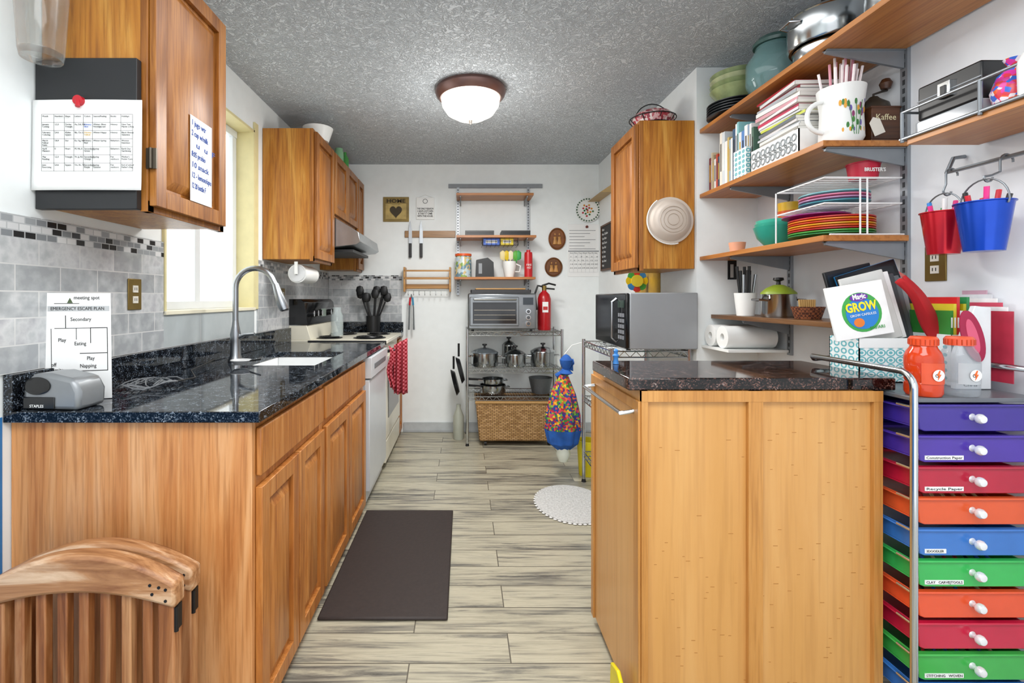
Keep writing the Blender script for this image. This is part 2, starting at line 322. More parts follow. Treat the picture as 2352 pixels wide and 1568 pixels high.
od=ob(G().b(-.575,-.55,3.43,4.155,.22,.80,RW).b(-.551,-.547,3.52,4.07,.35,.62,BLKG),'oven_door',r_,.003)
ob(G().tu([(-.55,3.46,.84),(-.505,3.47,.85),(-.505,4.10,.85),(-.55,4.11,.84)],.011,BLK,10),'handle',od)
ob(G().b(-.575,-.553,3.43,4.155,.05,.2,RW),'storage_drawer',r_,.003)
TWM=checker('8c0c1c','c8606c',75,plane=(0,2))
T('dish_towel','red and white checked dish towel hung on oven handle','towel',G().grid(lambda u,v:(-.535+.08*u+.012*math.sin(v*8),3.44+.12*u+.02*math.sin(u*16)*(.4+v),.885-.30*v-.02*math.sin(u*5)),24,14,TWM).grid(lambda u,v:(-.50+.095*u,3.47+.02*math.sin(u*15)*(.5+v),.885-.35*v+.05*u*(1-v)),24,14,TWM),sol=.003)
# ---------------- upper cabinets
def upcab(y0,y1,z0,z1,doors,lab,xf_=-.93,side=1,mat=OAK,md=OAKD,xw=None):
    c=T('upper_cabinet',lab,'cabinet',group='wall-hung oak cabinets')
    xw=xw if xw is not None else XL+.003
    a,b=sorted((xw,xf_)); g=G().b(a,b,y0,y1,z0+.012,z1,mat)
    f0,f1=(b-.02,b+.0015) if side>0 else (a-.0015,a+.02)
    g.b(f0,f1,y0-.001,y0+.03,z0,z1,md).b(f0,f1,y1-.03,y1,z0,z1,md).b(f0,f1,y0,y1,z0,z0+.035,md)
    ob(g,'body',c,.002)
    for (q0,q1) in doors:
        if side>0: pdoor('door',c,'P',(xf_+.003,q0,z0+.018),q1-q0,z1-z0-.035,md)
        else: pdoor('door',c,'Q',(xf_-.003,q1,z0+.018),q1-q0,z1-z0-.035,md)
    return c
c1=upcab(1.42,1.87,1.475,2.275,[(1.425,1.845)],'oak wall cabinet with raised-panel door holding the magnetic board')
ob(G().b(-.93,-.9,1.414,1.4195,1.60,1.66,P('5a5348',.4,.8)).cy((-.915,1.412,1.6),.005,.06,P('5a5348',.4,.8)),'hinge',c1)
upcab(2.98,3.405,1.449,2.27,[(2.995,3.395)],'oak wall cabinet beside the range hood')
upcab(3.41,4.165,1.80,2.27,[(3.42,3.785),(3.79,4.155)],'short two-door oak cabinet above the hood')
upcab(4.17,4.412,1.455,2.27,[(4.18,4.40)],'narrow oak wall cabinet in the corner')
upcab(2.58,3.02,1.366,2.17,[(2.59,3.01)],'oak wall cabinet hanging over the microwave',.94,-1,xw=XN-.003)
h=T('range_hood','stainless steel under-cabinet range hood','range hood')
ob(G().pr([(-1.235,1.798),(-.92,1.798),(-.745,1.69),(-.73,1.62),(-.76,1.60),(-1.235,1.55)],3.415,4.16,STEEL,ax='Y'),'body',h,.003)
ob(G().b(-.744,-.741,3.98,4.08,1.64,1.67,BLK,None),'control_strip',h)
ob(G().b(-1.1,-.8,3.5,4.05,1.555,1.575,P('4a4c4e',.5,.5)),'filter',h)
T('storage_bowl','white plastic bowl on top of the cabinet','bowl',G().la([(0,0),(.07,0),(.1,.09),(.096,.09),(.066,.006),(0,.006)],(-.98,3.25,2.271),WP))
T('bottle','green plastic bottle on top of the cabinet','bottle',G().la([(0,0),(.03,0),(.03,.09),(.012,.12),(.012,.14),(0,.14)],(-.97,3.95,2.271),P('4fa050',.3)))
T('jar','small green glass jar on top of the cabinet','jar',G().la([(0,0),(.035,0),(.035,.07),(.03,.08),(.03,.1),(0,.1)],(-.96,3.72,2.271),P('88b890',.2)))
# board + paper
bd=T('magnetic_board','black magnetic board on the cabinet end','board',G().b(-1.238,-.945,1.396,1.418,1.478,1.915,P('1d1f22',.45)),bev=.002)
Yp=1.39
pp=T('schedule_paper','white printed monthly schedule sheet in plastic sleeve','paper')
px0,px1,pz0,pz1=-1.24,-.925,1.53,1.79
ob(G().grid(lambda u,v:(px0+(px1-px0)*u,Yp-.004*math.sin(u*pi)-.004*(1-v)**2,pz0+(pz1-pz0)*v),16,10,PAPER),'sheet',pp,sol=.0008)
g=G(); ym=Yp-.0105
tx0,tx1,tz0,tz1=-1.205,-.945,1.583,1.745
cols=[0,.135,.25,.355,.46,.56,.75,.87,1.0]; 
for c in cols: x=tx0+(tx1-tx0)*c; g.b(x-.0004,x+.0004,ym-.0003,ym,tz0,tz1,INK)
nr=7
for i in range(nr+1): z=tz0+(tz1-tz0)*i/nr; g.b(tx0,tx1,ym-.0003,ym,z-.0004,z+.0004,INK)
ob(g,'table_lines',pp)
rows=[['Month','Numbers','Shape','Letters','Colors','Season/Feeling','Books','Holidays'],['January\nCutting','1,2,3','Circles\nTriangle','Aa, Dd, Mm','Primary\nBlue','Winter- Blues\nNostalgia-sad','History','New Year\nMartin L.King'],['February\nColoring','2,4,6','4Sides\nSquare','Bb, Ch, Li','Primary\nYellow','Winter-Happy','History','Black History\nValentine'],['March\nFollow\nRules','7,8,9','Star','Ee, Gg, Nn','Primary\nRed','Winter-Spring','Behaviors','Women\nNutrition'],['April\nManners','0','Heart','Pf, Hh, Ii','Secondary\nGreen','Spring','Behaviors','Earth Day\nGardening'],['May\nReading','1,2,3','Triangle','Vv, Jj, Kk','Secondary\nOrange','Spring','Fun\noutdoors','Mother\'s\nFoster Care'],['June\nExercising','2,4,6','Square','Oo, Rr, Tt','Secondary\nPurple','Spring-\nSummer','Fun\noutdoors','End of school\nFather\'s Day']]
for i,rw in enumerate(rows):
    for j,t in enumerate(rw):
        x=tx0+(tx1-tx0)*cols[j]+.002; z=tz1-(tz1-tz0)*i/nr-.0075
        tx(t,pp,.0064,BM('F',(x,ym,z)),P('c8a010',.7) if 'Yellow' in t else P('2060c0',.7) if 'Blue' in t and 'Prim' in t else INK)
T('magnet_clip','red plastic magnet clip holding the sheet','clip',G().cy((-1.10,1.389,1.785),.014,-.014,RED,'Y').tu([(-1.10,1.377,1.785),(-1.097,1.373,1.765)],.006,RED))
nt_=T('handwritten_note','white note with blue handwriting taped to the cabinet door','paper',G().b(-.9055,-.9045,1.60,1.735,1.545,1.83,PAPER))
for i,t in enumerate(['1 jugo wtr','2 cup w/milk','  u  u  F','8:05 probio','10 snack','12 - lemon/apu','12 20 bottle F']):
    tx(t,nt_,.026,BM('P',(-.9038,1.606,1.80-.035*i),-.03),BLUEINK,w=.085+.035*(i%3)/2,bold=.0003)
cj=T('clear_jug','clear plastic pitcher hung by the cabinet','pitcher',G().la([(0,0),(.048,0),(.052,.02),(.065,.24),(.062,.24),(.048,.02),(0,.006)],(-1.175,1.345,1.885),GLASS))
# ---------------- counter items
es=T('pencil_sharpener','silver and black electric pencil sharpener','sharpener')
SIL=P('85898c',.35,.4)
M=Matrix.Translation((-1.125,1.362,.916))@Matrix.Rotation(-.06,4,'Z')
ob(G().pr([(-.075,0),(.085,0),(.088,.05),(.07,.085),(.0,.10),(-.05,.098),(-.075,.06)],-.05,.045,SIL,M,ax='Y'),'body',es,.012)
ob(G().b(-.07,.02,-.0535,-.049,.004,.036,P('15181b',.25),M),'shavings_tray',es,.006)
ob(G().la([(0,0),(.030,0),(.030,.003),(.018,.006),(0,.005)],(0,0,0),BLKG,M=M@Matrix.Translation((-.03,-.050,.066))@Matrix.Rotation(1.5,4,'X'),sx=1.25,sy=.8),'pencil_port',es)
tx('STAPLES',es,.011,M@BM('F',(-.05,-.054,.008)),WP)
ep=T('escape_plan_sheet','laminated emergency escape plan drawing leaning on wall','paper')
Mp=Matrix(((.86,-.03,.2,-1.236),(.26,.02,-.97,1.425),(0,1.12,0.02,.917),(0,0,0,1)))
ob(G().b(0,.19,0,.285,0,.001,PAPER,Mp),'sheet',ep)
ob(G().b(.012,.186,.236,.250,.001,.0016,P('b9bcbe',.7),Mp),'title_band',ep)
tx('EMERGENCY ESCAPE PLAN',ep,.0125,Mp@Matrix.Translation((.02,.239,.002)),INK,w=.15)
for t,x,y in (('meeting spot',.085,.268),('Secondary',.075,.21),('Play',.04,.155),('Eating',.085,.145),('Play',.12,.105),('Napping',.10,.085),('off\nLimits',.02,.09)):
    tx(t,ep,.014,Mp@Matrix.Translation((x,y,.002)),INK)
g=G()
for u0,u1,v0,v1 in ((.03,.1,.256,.2575),(.06,.062,.19,.225),(.03,.13,.19,.1915),(.09,.0915,.16,.19),(.13,.18,.19,.192),(.13,.132,.15,.19),(.1,.18,.122,.124),(.02,.18,.075,.077),(.02,.0215,.075,.19),(.178,.18,.075,.19)): g.b(u0,u1,v0,v1,.001,.0016,INK,Mp)
g.pr([(.066,.258),(.082,.258),(.074,.272)],.001,.0018,P('4a5a3a',.6),Mp); ob(g,'floor_plan_drawing',ep)
g=G(); pts=[]
for i in range(90):
    a=i*.42; rr=.035+.018*math.sin(i*.37); pts.append((-1.10+.10*math.cos(a)*.6+i*.0006,1.62+rr*2.2*math.sin(a)+i*.001,.922+.008*(1+math.sin(i*1.3))))
g.tu(pts,.0022,P('6a6e72',.4),6)
pts=[pts[-1],(-1.0,1.8,.925),(-1.10,1.95,.93),(-1.16,2.25,.935)]
g.tu(pts,.003,BLK,6)
T('power_cable','tangled grey appliance cable on the worktop','cable',g)
def outlet(face,p,n='outlet',lab='antique brass duplex outlet plate on the tile',sw=False):
    o=T(n,lab,n.replace('_',' ')); M=BM(face,p)
    ob(G().b(-.036,.036,-.058,.058,0,.005,BRASS,M),'cover_plate',o,.002)
    g=G()
    for dz in (-.02,.02): g.b(-.014,.014,dz-.013,dz+.013,.005,.0075,P('e8e4d8',.4),M); g.b(-.007,-.004,dz-.005,dz+.006,.0075,.008,BLK,M); g.b(.004,.007,dz-.005,dz+.006,.0075,.008,BLK,M)
    ob(g,'socket',o,.001)
outlet('P',(XL+.008,1.81,1.235)); outlet('P',(XL+.008,3.29,1.23))
outlet('Q',(XR,1.595,1.335),'switch_plate','antique brass switch plate on the wall')
o=T('paper_towel_holder','paper towel roll on under-cabinet holder','paper towel')
ob(G().la([(.02,0),(.058,0),(.058,.26),(.02,.26),(.02,0)],(-1.04,3.02,1.375),WP,ax='Y'),'paper_roll',o)
ob(G().cy((-1.04,3.0,1.375),.008,.30,BLK,'Y').b(-1.05,-1.03,2.995,3.005,1.37,1.448,WP).b(-1.05,-1.03,3.295,3.305,1.37,1.448,WP).la([(.0,0),(.05,0),(.05,-.006),(0,-.006)],(-1.04,3.015,1.375),P('d0d2d4',.4),ax='Y'),'bracket',o)
T('storage_jar','tall clear glass jar on the cooktop','jar',G().la([(0,0),(.045,0),(.045,.15),(.03,.18),(.03,.21),(.027,.21),(.027,.18),(.041,.15),(.041,.005),(0,.005)],(-.93,3.55,.944),P('c4d0d0',.05,alpha=.3)))
cr=T('utensil_crock','black perforated crock full of cooking utensils','utensil holder')
ob(G().la([(0,0),(.06,0),(.064,.15),(.059,.15),(.055,.006),(0,.006)],(-.80,4.28,.916),BLK),'crock',cr)
for i in range(9):
    a=i*.7; dx,dy=.035*math.cos(a),.02*math.sin(a); t=(dx*3.4,dy*1.0,.17+.03*(i%3)); p=(-.80+dx,4.28+dy)
    g=G().tu([(p[0]-dx,p[1],.93),(p[0]+t[0]*.6,p[1]+t[1],.92+.1+t[2])],.007,BLK)
    g.la([(0,-.045),(.026,-.034),(.036,0),(.026,.034),(0,.042)],(p[0]+t[0]*.75,p[1]+t[1],1.06+t[2]),BLK,16,sy=.3); ob(g,'cooking_utensil',cr)
# ---------------- back wall
YW=YB-.001
trk=T('shelf_track_rail','grey horizontal hanging rail for wall standards','rail',G().b(mx(1030,4.4),mx(1246,4.4),4.40,YW,2.225,2.262,GRY),bev=.002)
for p in (1052,1213):
    x=mx(p,4.4); g=G().b(x-.012,x+.012,4.39,4.40,1.25,2.225,P('a8adb2',.4,.6))
    for i in range(38): g.b(x-.005,x+.005,4.3895,4.39,1.27+i*.025,1.285+i*.025,P('5a5e62',.5))
    T('wall_standard','slotted grey metal shelf standard','bracket rail',g,group='standards on the end wall')
ws=[]
for py,x0p,x1p in ((448,1048,1226),(545,1048,1232),(641,1043,1230)):
    Yn=4.15; z=mz(py,Yn); ws.append(z+.02)
    s=T('wall_shelf','orange-brown wood laminate shelf on standards','shelf',group='shelves on the end wall')
    ob(G().b(mx(x0p,Yn),mx(x1p,Yn),Yn,4.388,z,z+.02,wood('a5632f','b8783c','c4864a','X',10)),'board',s,.001)
    for p in (1058,1207): x=mx(p,4.3); ob(G().pr([(4.388,z-.001),(4.17,z-.001),(4.17,z-.012),(4.388,z-.05)],x-.004,x+.004,GRY,ax='X'),'bracket',s)
for cx_,w_ in ((1101,.25),(1183,.25)):
    x=mx(cx_,4.25)
    for k in range(2):
        g=G().b(x-w_/2+.01*k,x+w_/2-.01*k,4.18,4.36,ws[1]+.001+.022*k,ws[1]+.004+.022*k,BLK); z=ws[1]+.004+.022*k
        for (a,b_,c_,d_) in ((x-w_/2,x-w_/2+.005,4.18,4.36),(x+w_/2-.005,x+w_/2,4.18,4.36),(x-w_/2,x+w_/2,4.175,4.18),(x-w_/2,x+w_/2,4.36,4.365)): g.b(a,b_,c_,d_,z-.003,z+.017,BLK)
        T('baking_tray','dark non-stick baking tray stacked on shelf','tray',g,group='baking trays on wall shelf')
zb=mz(563,4.18); xb0,xb1=mx(1108,4.18),mx(1190,4.18)
g=G()
for i in range(9): x=xb0+(xb1-xb0)*i/8; g.tu([(x,4.17,zb+.07),(x,4.17,zb),(x,4.36,zb)],.0018,BLK,5)
for zz in (zb,zb+.035,zb+.07): g.tu([(xb0,4.36,zz),(xb0,4.17,zz),(xb1,4.17,zz),(xb1,4.36,zz)],.0025,BLK,5)
for x in (xb0,xb1): g.tu([(x,4.2,zb),(x,4.2,ws[1]-.022)],.0025,BLK,5)
T('under_shelf_basket','black wire basket hanging beneath the shelf','basket',g)
for a,b_,c_,t in ((.01,.15,'2c62c8','Reynolds'),(.16,.27,'e0c818','Stretch-tite')):
    q=T('foil_box',('blue' if a<.1 else 'yellow')+' box of kitchen wrap in wire basket','box',G().b(xb0+a,xb0+b_,4.20,4.30,zb+.004,zb+.062,P(c_,.4)).b(xb0+a+.02,xb0+b_-.02,4.199,4.2,zb+.02,zb+.045,WP)); tx(t,q,.02,BM('F',(xb0+a+.025,4.1985,zb+.027)),INK,w=b_-a-.05)
z3=ws[2]
def cyl(name,lab,cat,p,r,h_,mat,lid=None,lidm=None):
    o=T(name,lab,cat); ob(G().la([(0,0),(r,0),(r,h_*.9),(r*.9,h_),(0,h_)],p,mat),'body',o)
    if lid: ob(G().la([(0,0),(r*lid,0),(r*lid,.02),(0,.022)],(p[0],p[1],p[2]+h_),lidm),'lid',o)
    return o
x=mx(1064,4.25); cyl('snack_jar','clear jar with orange lid and mixed contents','jar',(x,4.26,z3+.001),.072,.185,multi(['c8d4d0','88a858','d0b880','b8ccd8','7090a0'],45,.2),1.02,P('e05a20',.4))
x=mx(1112,4.25); o=T('knife_sharpener','black countertop gadget on wall shelf','appliance',G().pr([(x-.075,z3+.001),(x+.085,z3+.001),(x+.08,z3+.13),(x+.03,z3+.17),(x-.07,z3+.15)],4.20,4.32,BLK,ax='Y').b(x-.05,x-.02,4.199,4.2,z3+.03,z3+.12,GRY),bev=.01)
x=mx(1170,4.25); pt=T('pitcher','white ceramic pitcher holding spatulas','pitcher')
ob(G().la([(0,0),(.04,0),(.06,.10),(.058,.14),(.053,.14),(.054,.10),(.036,.006),(0,.006)],(x,4.26,z3+.001),WP).tu([(x+.055,4.26,z3+.12),(x+.10,4.26,z3+.10),(x+.09,4.26,z3+.05),(x+.05,4.26,z3+.05)],.007,WP),'body',pt)
for i,(c,dx) in enumerate((('e8d8a0',-.05),('e0c018',-.02),('e8e0c0',.01),('58a838',.05),('38a050',.07))):
    ob(G().tu([(x+dx*.3,4.26,z3+.02),(x+dx,4.26,z3+.17)],.006,P(c,.5)).la([(0,-.05),(.024,-.035),(.026,.02),(0,.04)],(x+dx*1.15,4.26,z3+.20),P(c,.5),14,sy=.3),'spatula',pt)
x=mx(1214,4.25); cn=cyl('aerosol_can','red spray can fire suppressant on shelf','can',(x,4.26,z3+.001),.036,.22,P('c41c24',.35),.5,P('c41c24',.35))
tx('FIRE\nHD',cn,.025,BM('F',(x,4.223,z3+.10)),WP,'CENTER')
def flat(n,lab,cat,px_,py_,w,h_,mat,t=.012,Y=YW,bev=.002):
    x,z=mx(px_,Y),mz(py_,Y); o=T(n,lab,cat); ob(G().b(x-w/2,x+w/2,Y-t,Y,z-h_/2,z+h_/2,mat),'panel',o,bev); return o,x,z
o,x,z=flat('wall_plaque','gold wood HOME plaque with heart shape','plaque',910,481,.235,.225,P('8a7438',.5,var=.25,bump=.3)); 
ob(G().b(x-.095,x+.095,YW-.015,YW-.012,z-.09,z+.05,P('b8a060',.6,var=.3)),'inset',o)
ht=[(0.055*16*math.sin(t)**3/16,.0038*(13*math.cos(t)-5*math.cos(2*t)-2*math.cos(3*t)-math.cos(4*t))) for t in [i*2*pi/40 for i in range(40)]]
ob(G().pr(ht,.016,.022,P('3c3018',.6,bump=.4),BM('F',(x,YW,z-.02))),'heart',o)
tx('HOME',o,.05,BM('F',(x,YW-.0155,z+.06)),P('2a1e0c',.6),'CENTER',w=.17,h=.034,bold=.001); tx('is where the heart is',o,.012,BM('F',(x,YW-.016,z+.04)),INK,'CENTER')
o,x,z=flat('wall_sign','white hanging sign with funny kitchen text','sign',977,479,.165,.20,WP)
tx('THE ONLY REASON\nI HAVE A KITCHEN\nIS THAT IT CAME\nWITH THE HOUSE.',o,.02,BM('F',(x,YW-.0125,z-.01)),INK,'CENTER',w=.15,h=.085,bold=.0006)
ob(G().tu([(x-.07,YW-.006,z+.1),(x,YW-.006,z+.125),(x+.07,YW-.006,z+.1)],.003,WP).tu(arc((x,YW-.014,z+.065),.02,0,2*pi,16),.002,BLK),'hanger',o)
xk0,xk1,zk=mx(930,YW),mx(1046,YW),mz(538,YW)
T('magnetic_knife_bar','long wooden magnetic knife strip on wall','knife rack',G().b(xk0,xk1,YW-.018,YW,zk-.03,zk+.03,wood('8a683c','a47c50','b89468','X',10)),bev=.003)
for p in (942,967):
    x=mx(p,4.38); k=T('kitchen_knife','steel kitchen knife with black handle on magnetic bar','knife',group='knives on the magnetic bar')
    ob(G().pr([(-.016,-.0),(.016,-.0),(.014,.12),(.0,.21),(-.014,.16)],0,.003,STEEL,BM('F',(x,YW-.019,zk-.085))),'blade',k)
    ob(G().b(-.013,.013,-.13,0,-.004,.010,BLK,BM('F',(x,YW-.024,zk-.085))),'handle',k,.004)
xr0,xr1=mx(930,4.35),mx(1034,4.35); zr1,zr0=mz(613,4.3),mz(675,4.3)
wr=T('wooden_rack','light wood wall rack with dowels and cup hooks','rack')
PW=wood('a8773c','bc8c4e','cc9e62','X',10)
g=G()
for x in (xr0,xr1): g.b(x-.008,x+.008,4.30,YW,zr0+.02,zr1,PW)
g.b(xr0,xr1,4.30,4.315,zr1-.11,zr1-.09,PW).b(xr0,xr1,4.40,YW,zr0+.05,zr0+.09,PW).b(xr0,xr1,4.30,4.31,zr1-.04,zr1-.025,PW); ob(g,'frame',wr,.002)
for i in range(8):
    x=xr0+.03+(xr1-xr0-.06)*i/7; ob(G().tu([(x,4.33,zr0+.03),(x,4.33,zr0+.0)]+arc((x,4.345,zr0),.014,pi,2*pi,6,'YZ'),.002,CHROME,6),'hook',wr)
ob(G().tu([(xr0,4.33,zr0+.03),(xr1,4.33,zr0+.03)],.004,CHROME),'hook_rail',wr)
x=mx(945,4.33); g=G(); 
for s_ in (-1,1): g.tu([(x,4.33,zr0-.0),(x+.018*s_,4.33,zr0-.12),(x+.022*s_,4.33,zr0-.32)],[.004,.007,.009],P('9aa0a4',.3,.8)); g.tu([(x+.01*s_,4.328,zr0-.03),(x+.016*s_,4.328,zr0-.1)],.009,RED if s_<0 else P('3a8ab0',.4))
T('kitchen_tongs','hanging steel tongs with coloured grips','tongs',g)
x,z=mx(1350,4.4),mz(482,4.4)
o=T('decorative_plate','white plate with floral motif hung on wall','plate'); ob(G().la([(0,-.004),(.08,-.004),(.112,-.018),(.112,-.022),(.075,-.01),(0,-.01)],(x,YW,z),WP,36,'Y'),'plate',o)
g=G()
for i in range(26):
    a=2*pi*i/26; g.cy((x+.1*math.cos(a),YW-.0235,z+.1*math.sin(a)),.007,.004,P('2e5a3a',.5),'Y',8)
for i in range(16): a=i*2.4; rr=.014*math.sqrt(i); g.cy((x+rr*math.cos(a),YW-.013,z+rr*math.sin(a)),.009,.003,P(['b02030','2e6a34','d08a28'][i%3],.5),'Y',8)
ob(g,'floral_motif',o)
for py_,px_,rx,rz,c in ((548,1280,.078,.1,'7a4820'),(613,1272,.08,.088,'6c401c')):
    x,z=mx(px_,4.4),mz(py_,4.4); M=BM('F',(x,YW,z))@Matrix.Diagonal((rx,rz,1,1)); o=T('carved_plaque','oval carved wood relief plaque with rustic figures','plaque',group='carved wood plaques')
    ob(G().la([(0,0),(1,0),(1,.014),(.9,.02),(.84,.012),(0,.012)],(0,0,0),P(c,.5,var=.3),36,M=M),'disc',o)
    g=G(); CT=P('c08a48',.5,var=.3,bump=.3)
    for dx in (-.25,.25): g.la([(0,-.5),(.28,-.45),(.14,.05),(.2,.2),(0,.3)],(dx,0,.0),CT,14,'Y',M@Matrix.Translation((0,-.05,.016))@Matrix.Diagonal((1,1,.03,1))).la([(0,-.12),(.1,0),(0,.12)],(dx,.42,0),CT,12,'Y',M@Matrix.Translation((0,0,.016))@Matrix.Diagonal((1,1,.03,1)))
    ob(g,'relief_figures',o)
o,x,z=flat('wall_calendar','white paper wall calendar with month grid','calendar',1340,575,.285,.48,PAPER,.004)
g=G(); M=BM('F',(x,YW-.004,z))
for i in range(8): g.b(-.13+.037*i,-.129+.037*i,-.2,-.03,0,.0006,GRY,M)
for i in range(6): g.b(-.13,.13,-.2+.034*i,-.199+.034*i,0,.0006,GRY,M)
for i in range(7): g.b(-.13,.11-.05*(i%3),.18-.028*i,.184-.028*i,0,.0006,P('6a6e72',.7),M)
g.b(-.14,.14,-.012,-.002,0,.0012,P('8a8e92',.5),M); ob(g,'printed_grid',o)
for i,t in enumerate(['Sun Mon Tue Wed Thu Fri Sat','1   2   3   4   5   6','7   8   9  10  11  12  13','14 15 16 17 18 19 20','21 22 23 24 25 26 27']): tx(t,o,.014,BM('F',(x-.125,YW-.0046,z-.028-.034*i)),INK,w=.25)
T('push_pin','round dark magnet pin on calendar','pin',G().cy((x+.03,YW-.014,z+.215),.012,.01,P('6a2a20',.4),'Y'))
o=T('menu_board','black chalk menu board with white handwriting','board'); M=BM('Q',(XN,4.30,1.46))
ob(G().b(0,.34,0,.40,0,.012,P('1c1a1a',.6),M),'panel',o); ob(G().b(0,.015,0,.4,.012,.018,P('5a3a20',.5),M).b(.325,.34,0,.4,.012,.018,P('5a3a20',.5),M).b(0,.34,.385,.4,.012,.018,P('5a3a20',.5),M).b(0,.34,0,.015,.012,.018,P('5a3a20',.5),M),'frame',o)
for i,t in enumerate(['Menu','Mon. Chicken','Tues Pasta','Wed Tacos','Thur Rice','Fri. Pizza','Sat Soup','Sun. Roast','Fruit']): tx(t,o,.03,M@Matrix.Translation((.03,.35-.039*i,.0125)),WP)
T('wall_bracket_shelf','small tan wall shelf near the end of the room','shelf',G().pr([(1.13,2.10),(1.234,2.10),(1.234,2.17)],4.0,4.41,P('b89a68',.5),ax='Y'))
x=mx(1462,3.2); M=BM('F',(x,3.2,mz(645,3.2)))
o=T('flower_trivet','colourful painted flower trivet hanging on wall','trivet')
for i in range(8):
    a=i*pi/4; g=G().la([(0,0),(.028,0),(.032,.008),(0,.01)],(.042*math.cos(a),.042*math.sin(a),0),P(['e8c818','3a88c8','d83a30','48a848'][i%4],.4),16,M=M); ob(g,'petal',o)
ob(G().la([(0,.002),(.04,.002),(.04,.014),(0,.016)],(0,0,0),P('f0d840',.4),20,M=M),'center',o)
T('corner_board','golden wood board on the side wall','board',G().b(1.222,1.234,3.03,3.45,1.20,1.46,P('b08a30',.5,var=.2)),bev=.003)
# ---------------- wire racks
def wrack(x0,x1,y0,y1,zs,ztop,lab):
    o=T('wire_rack',lab,'shelving rack')
    for x in (x0,x1):
        for y in (y0,y1): 
            g=G().tu([(x,y,.02),(x,y,ztop)],.0115,CHROME,12).la([(0,0),(.016,0),(.012,.02),(0,.02)],(x,y,.0),BLK,12); ob(g,'post',o)
    for z in zs:
        g=G()
        for a,b_ in (((x0,y0),(x1,y0)),((x1,y0),(x1,y1)),((x1,y1),(x0,y1)),((x0,y1),(x0,y0))):
            for dz in (0,-.032): g.tu([(*a,z+dz),(*b_,z+dz)],.0038,CHROME,6)
            L_=math.dist(a,b_); n=max(4,int(L_/.03)); g.tu([(a[0]+(b_[0]-a[0])*i/n,a[1]+(b_[1]-a[1])*i/n,z-.032*(i%2)) for i in range(n+1)],.0025,CHROME,5)
        n=int((x1-x0)/.022)
        for i in range(1,n): x=x0+(x1-x0)*i/n; g.tu([(x,y0,z),(x,y1,z)],.0016,CHROME,4)
        g.tu([(x0,(y0+y1)/2,z-.004),(x1,(y0+y1)/2,z-.004)],.003,CHROME,6); ob(g,'wire_shelf',o)
    return o
wrack(.03,.815,4.0,4.36,[.944,.636,.406],.965,'chrome wire rack holding toaster oven and pots')
wrack(.80,1.215,2.60,3.22,[.935,.57,.2],.95,'chrome wire rack beneath the microwave')
to=T('toaster_oven','stainless countertop toaster oven with glass door','toaster oven')
tx0_,tx1_=.035,.60; z0,z1=.962,1.262
TS=P('84888b',.3,.9,var=.08)
ob(G().b(tx0_,tx1_,3.99,4.32,z0,z1,TS),'body',to,.012)
for x in (tx0_+.04,tx1_-.04): ob(G().cy((x,4.02,.948),.012,.015,BLK),'foot',to)
td=ob(G().b(tx0_+.015,.455,3.975,3.99,z0+.03,z1-.03,TS),'door',to,.006)
g=G().b(tx0_+.04,.435,3.972,3.976,z0+.05,z1-.075,P('26282b',.1))
for i in range(3): g.b(tx0_+.05,.425,3.970,3.9725,z0+.08+i*.04,z0+.083+i*.04,P('b0a898',.3,.6))
for i in range(12): g.b(tx0_+.06+.031*i,tx0_+.062+.031*i,3.970,3.9725,z0+.12,z0+.123,P('b0a898',.3,.6))
ob(g,'glass_window',td)
ob(G().tu([(tx0_+.05,3.975,z1-.05),(tx0_+.05,3.945,z1-.05),(.43,3.945,z1-.05),(.43,3.975,z1-.05)],.009,CHROME),'handle',td)
ob(G().b(.49,.575,3.986,3.99,z1-.095,z1-.035,P('283038',.2)),'display',to)
for z in (z0+.15,z0+.10,z0+.05): ob(G().cy((.532,3.99,z),.02,-.022,CHROME,'Y').cy((.532,3.968,z),.014,-.003,P('4a4c50',.3),'Y'),'knob',to)
g=G().b(.06,.56,4.02,4.28,z1+.001,z1+.006,P('2c2c2e',.4))
for a in ((.06,.56,4.02,4.025),(.06,.56,4.275,4.28),(.06,.065,4.02,4.28),(.555,.56,4.02,4.28)): g.b(*a,z1+.006,z1+.03,P('2c2c2e',.4))
T('roasting_tray','dark roasting tray on top of toaster oven','tray',g)
T('wood_cutting_board','thin wooden board on top of tray','cutting board',G().b(.1,.52,4.05,4.26,z1+.031,z1+.043,PW),bev=.004)
x,y=.70,4.2; fe=T('fire_extinguisher','red fire extinguisher with black hose','fire extinguisher')
ob(G().la([(0,0),(.055,0),(.058,.01),(.058,.27),(.045,.31),(.02,.335),(.018,.35),(0,.35)],(x,y,.946),P('b0101a',.3)),'cylinder',fe)
ob(G().b(x-.025,x+.025,y-.06,y-.057,1.1,1.19,WP).b(x-.02,x+.02,y-.0605,y-.06,1.12,1.15,P('c03030',.5)),'label',fe)
ob(G().cy((x,y,1.29),.02,.04,BRASS).tu([(x-.02,y,1.33),(x+.04,y,1.35),(x+.10,y,1.335)],.008,BLK).tu([(x-.02,y,1.31),(x+.09,y,1.30)],.007,BLK),'valve',fe)
ob(G().tu([(x-.01,y,1.32),(x-.06,y-.03,1.33),(x-.085,y-.03,1.26),(x-.07,y-.03,1.12)],.009,BLK),'hose',fe)
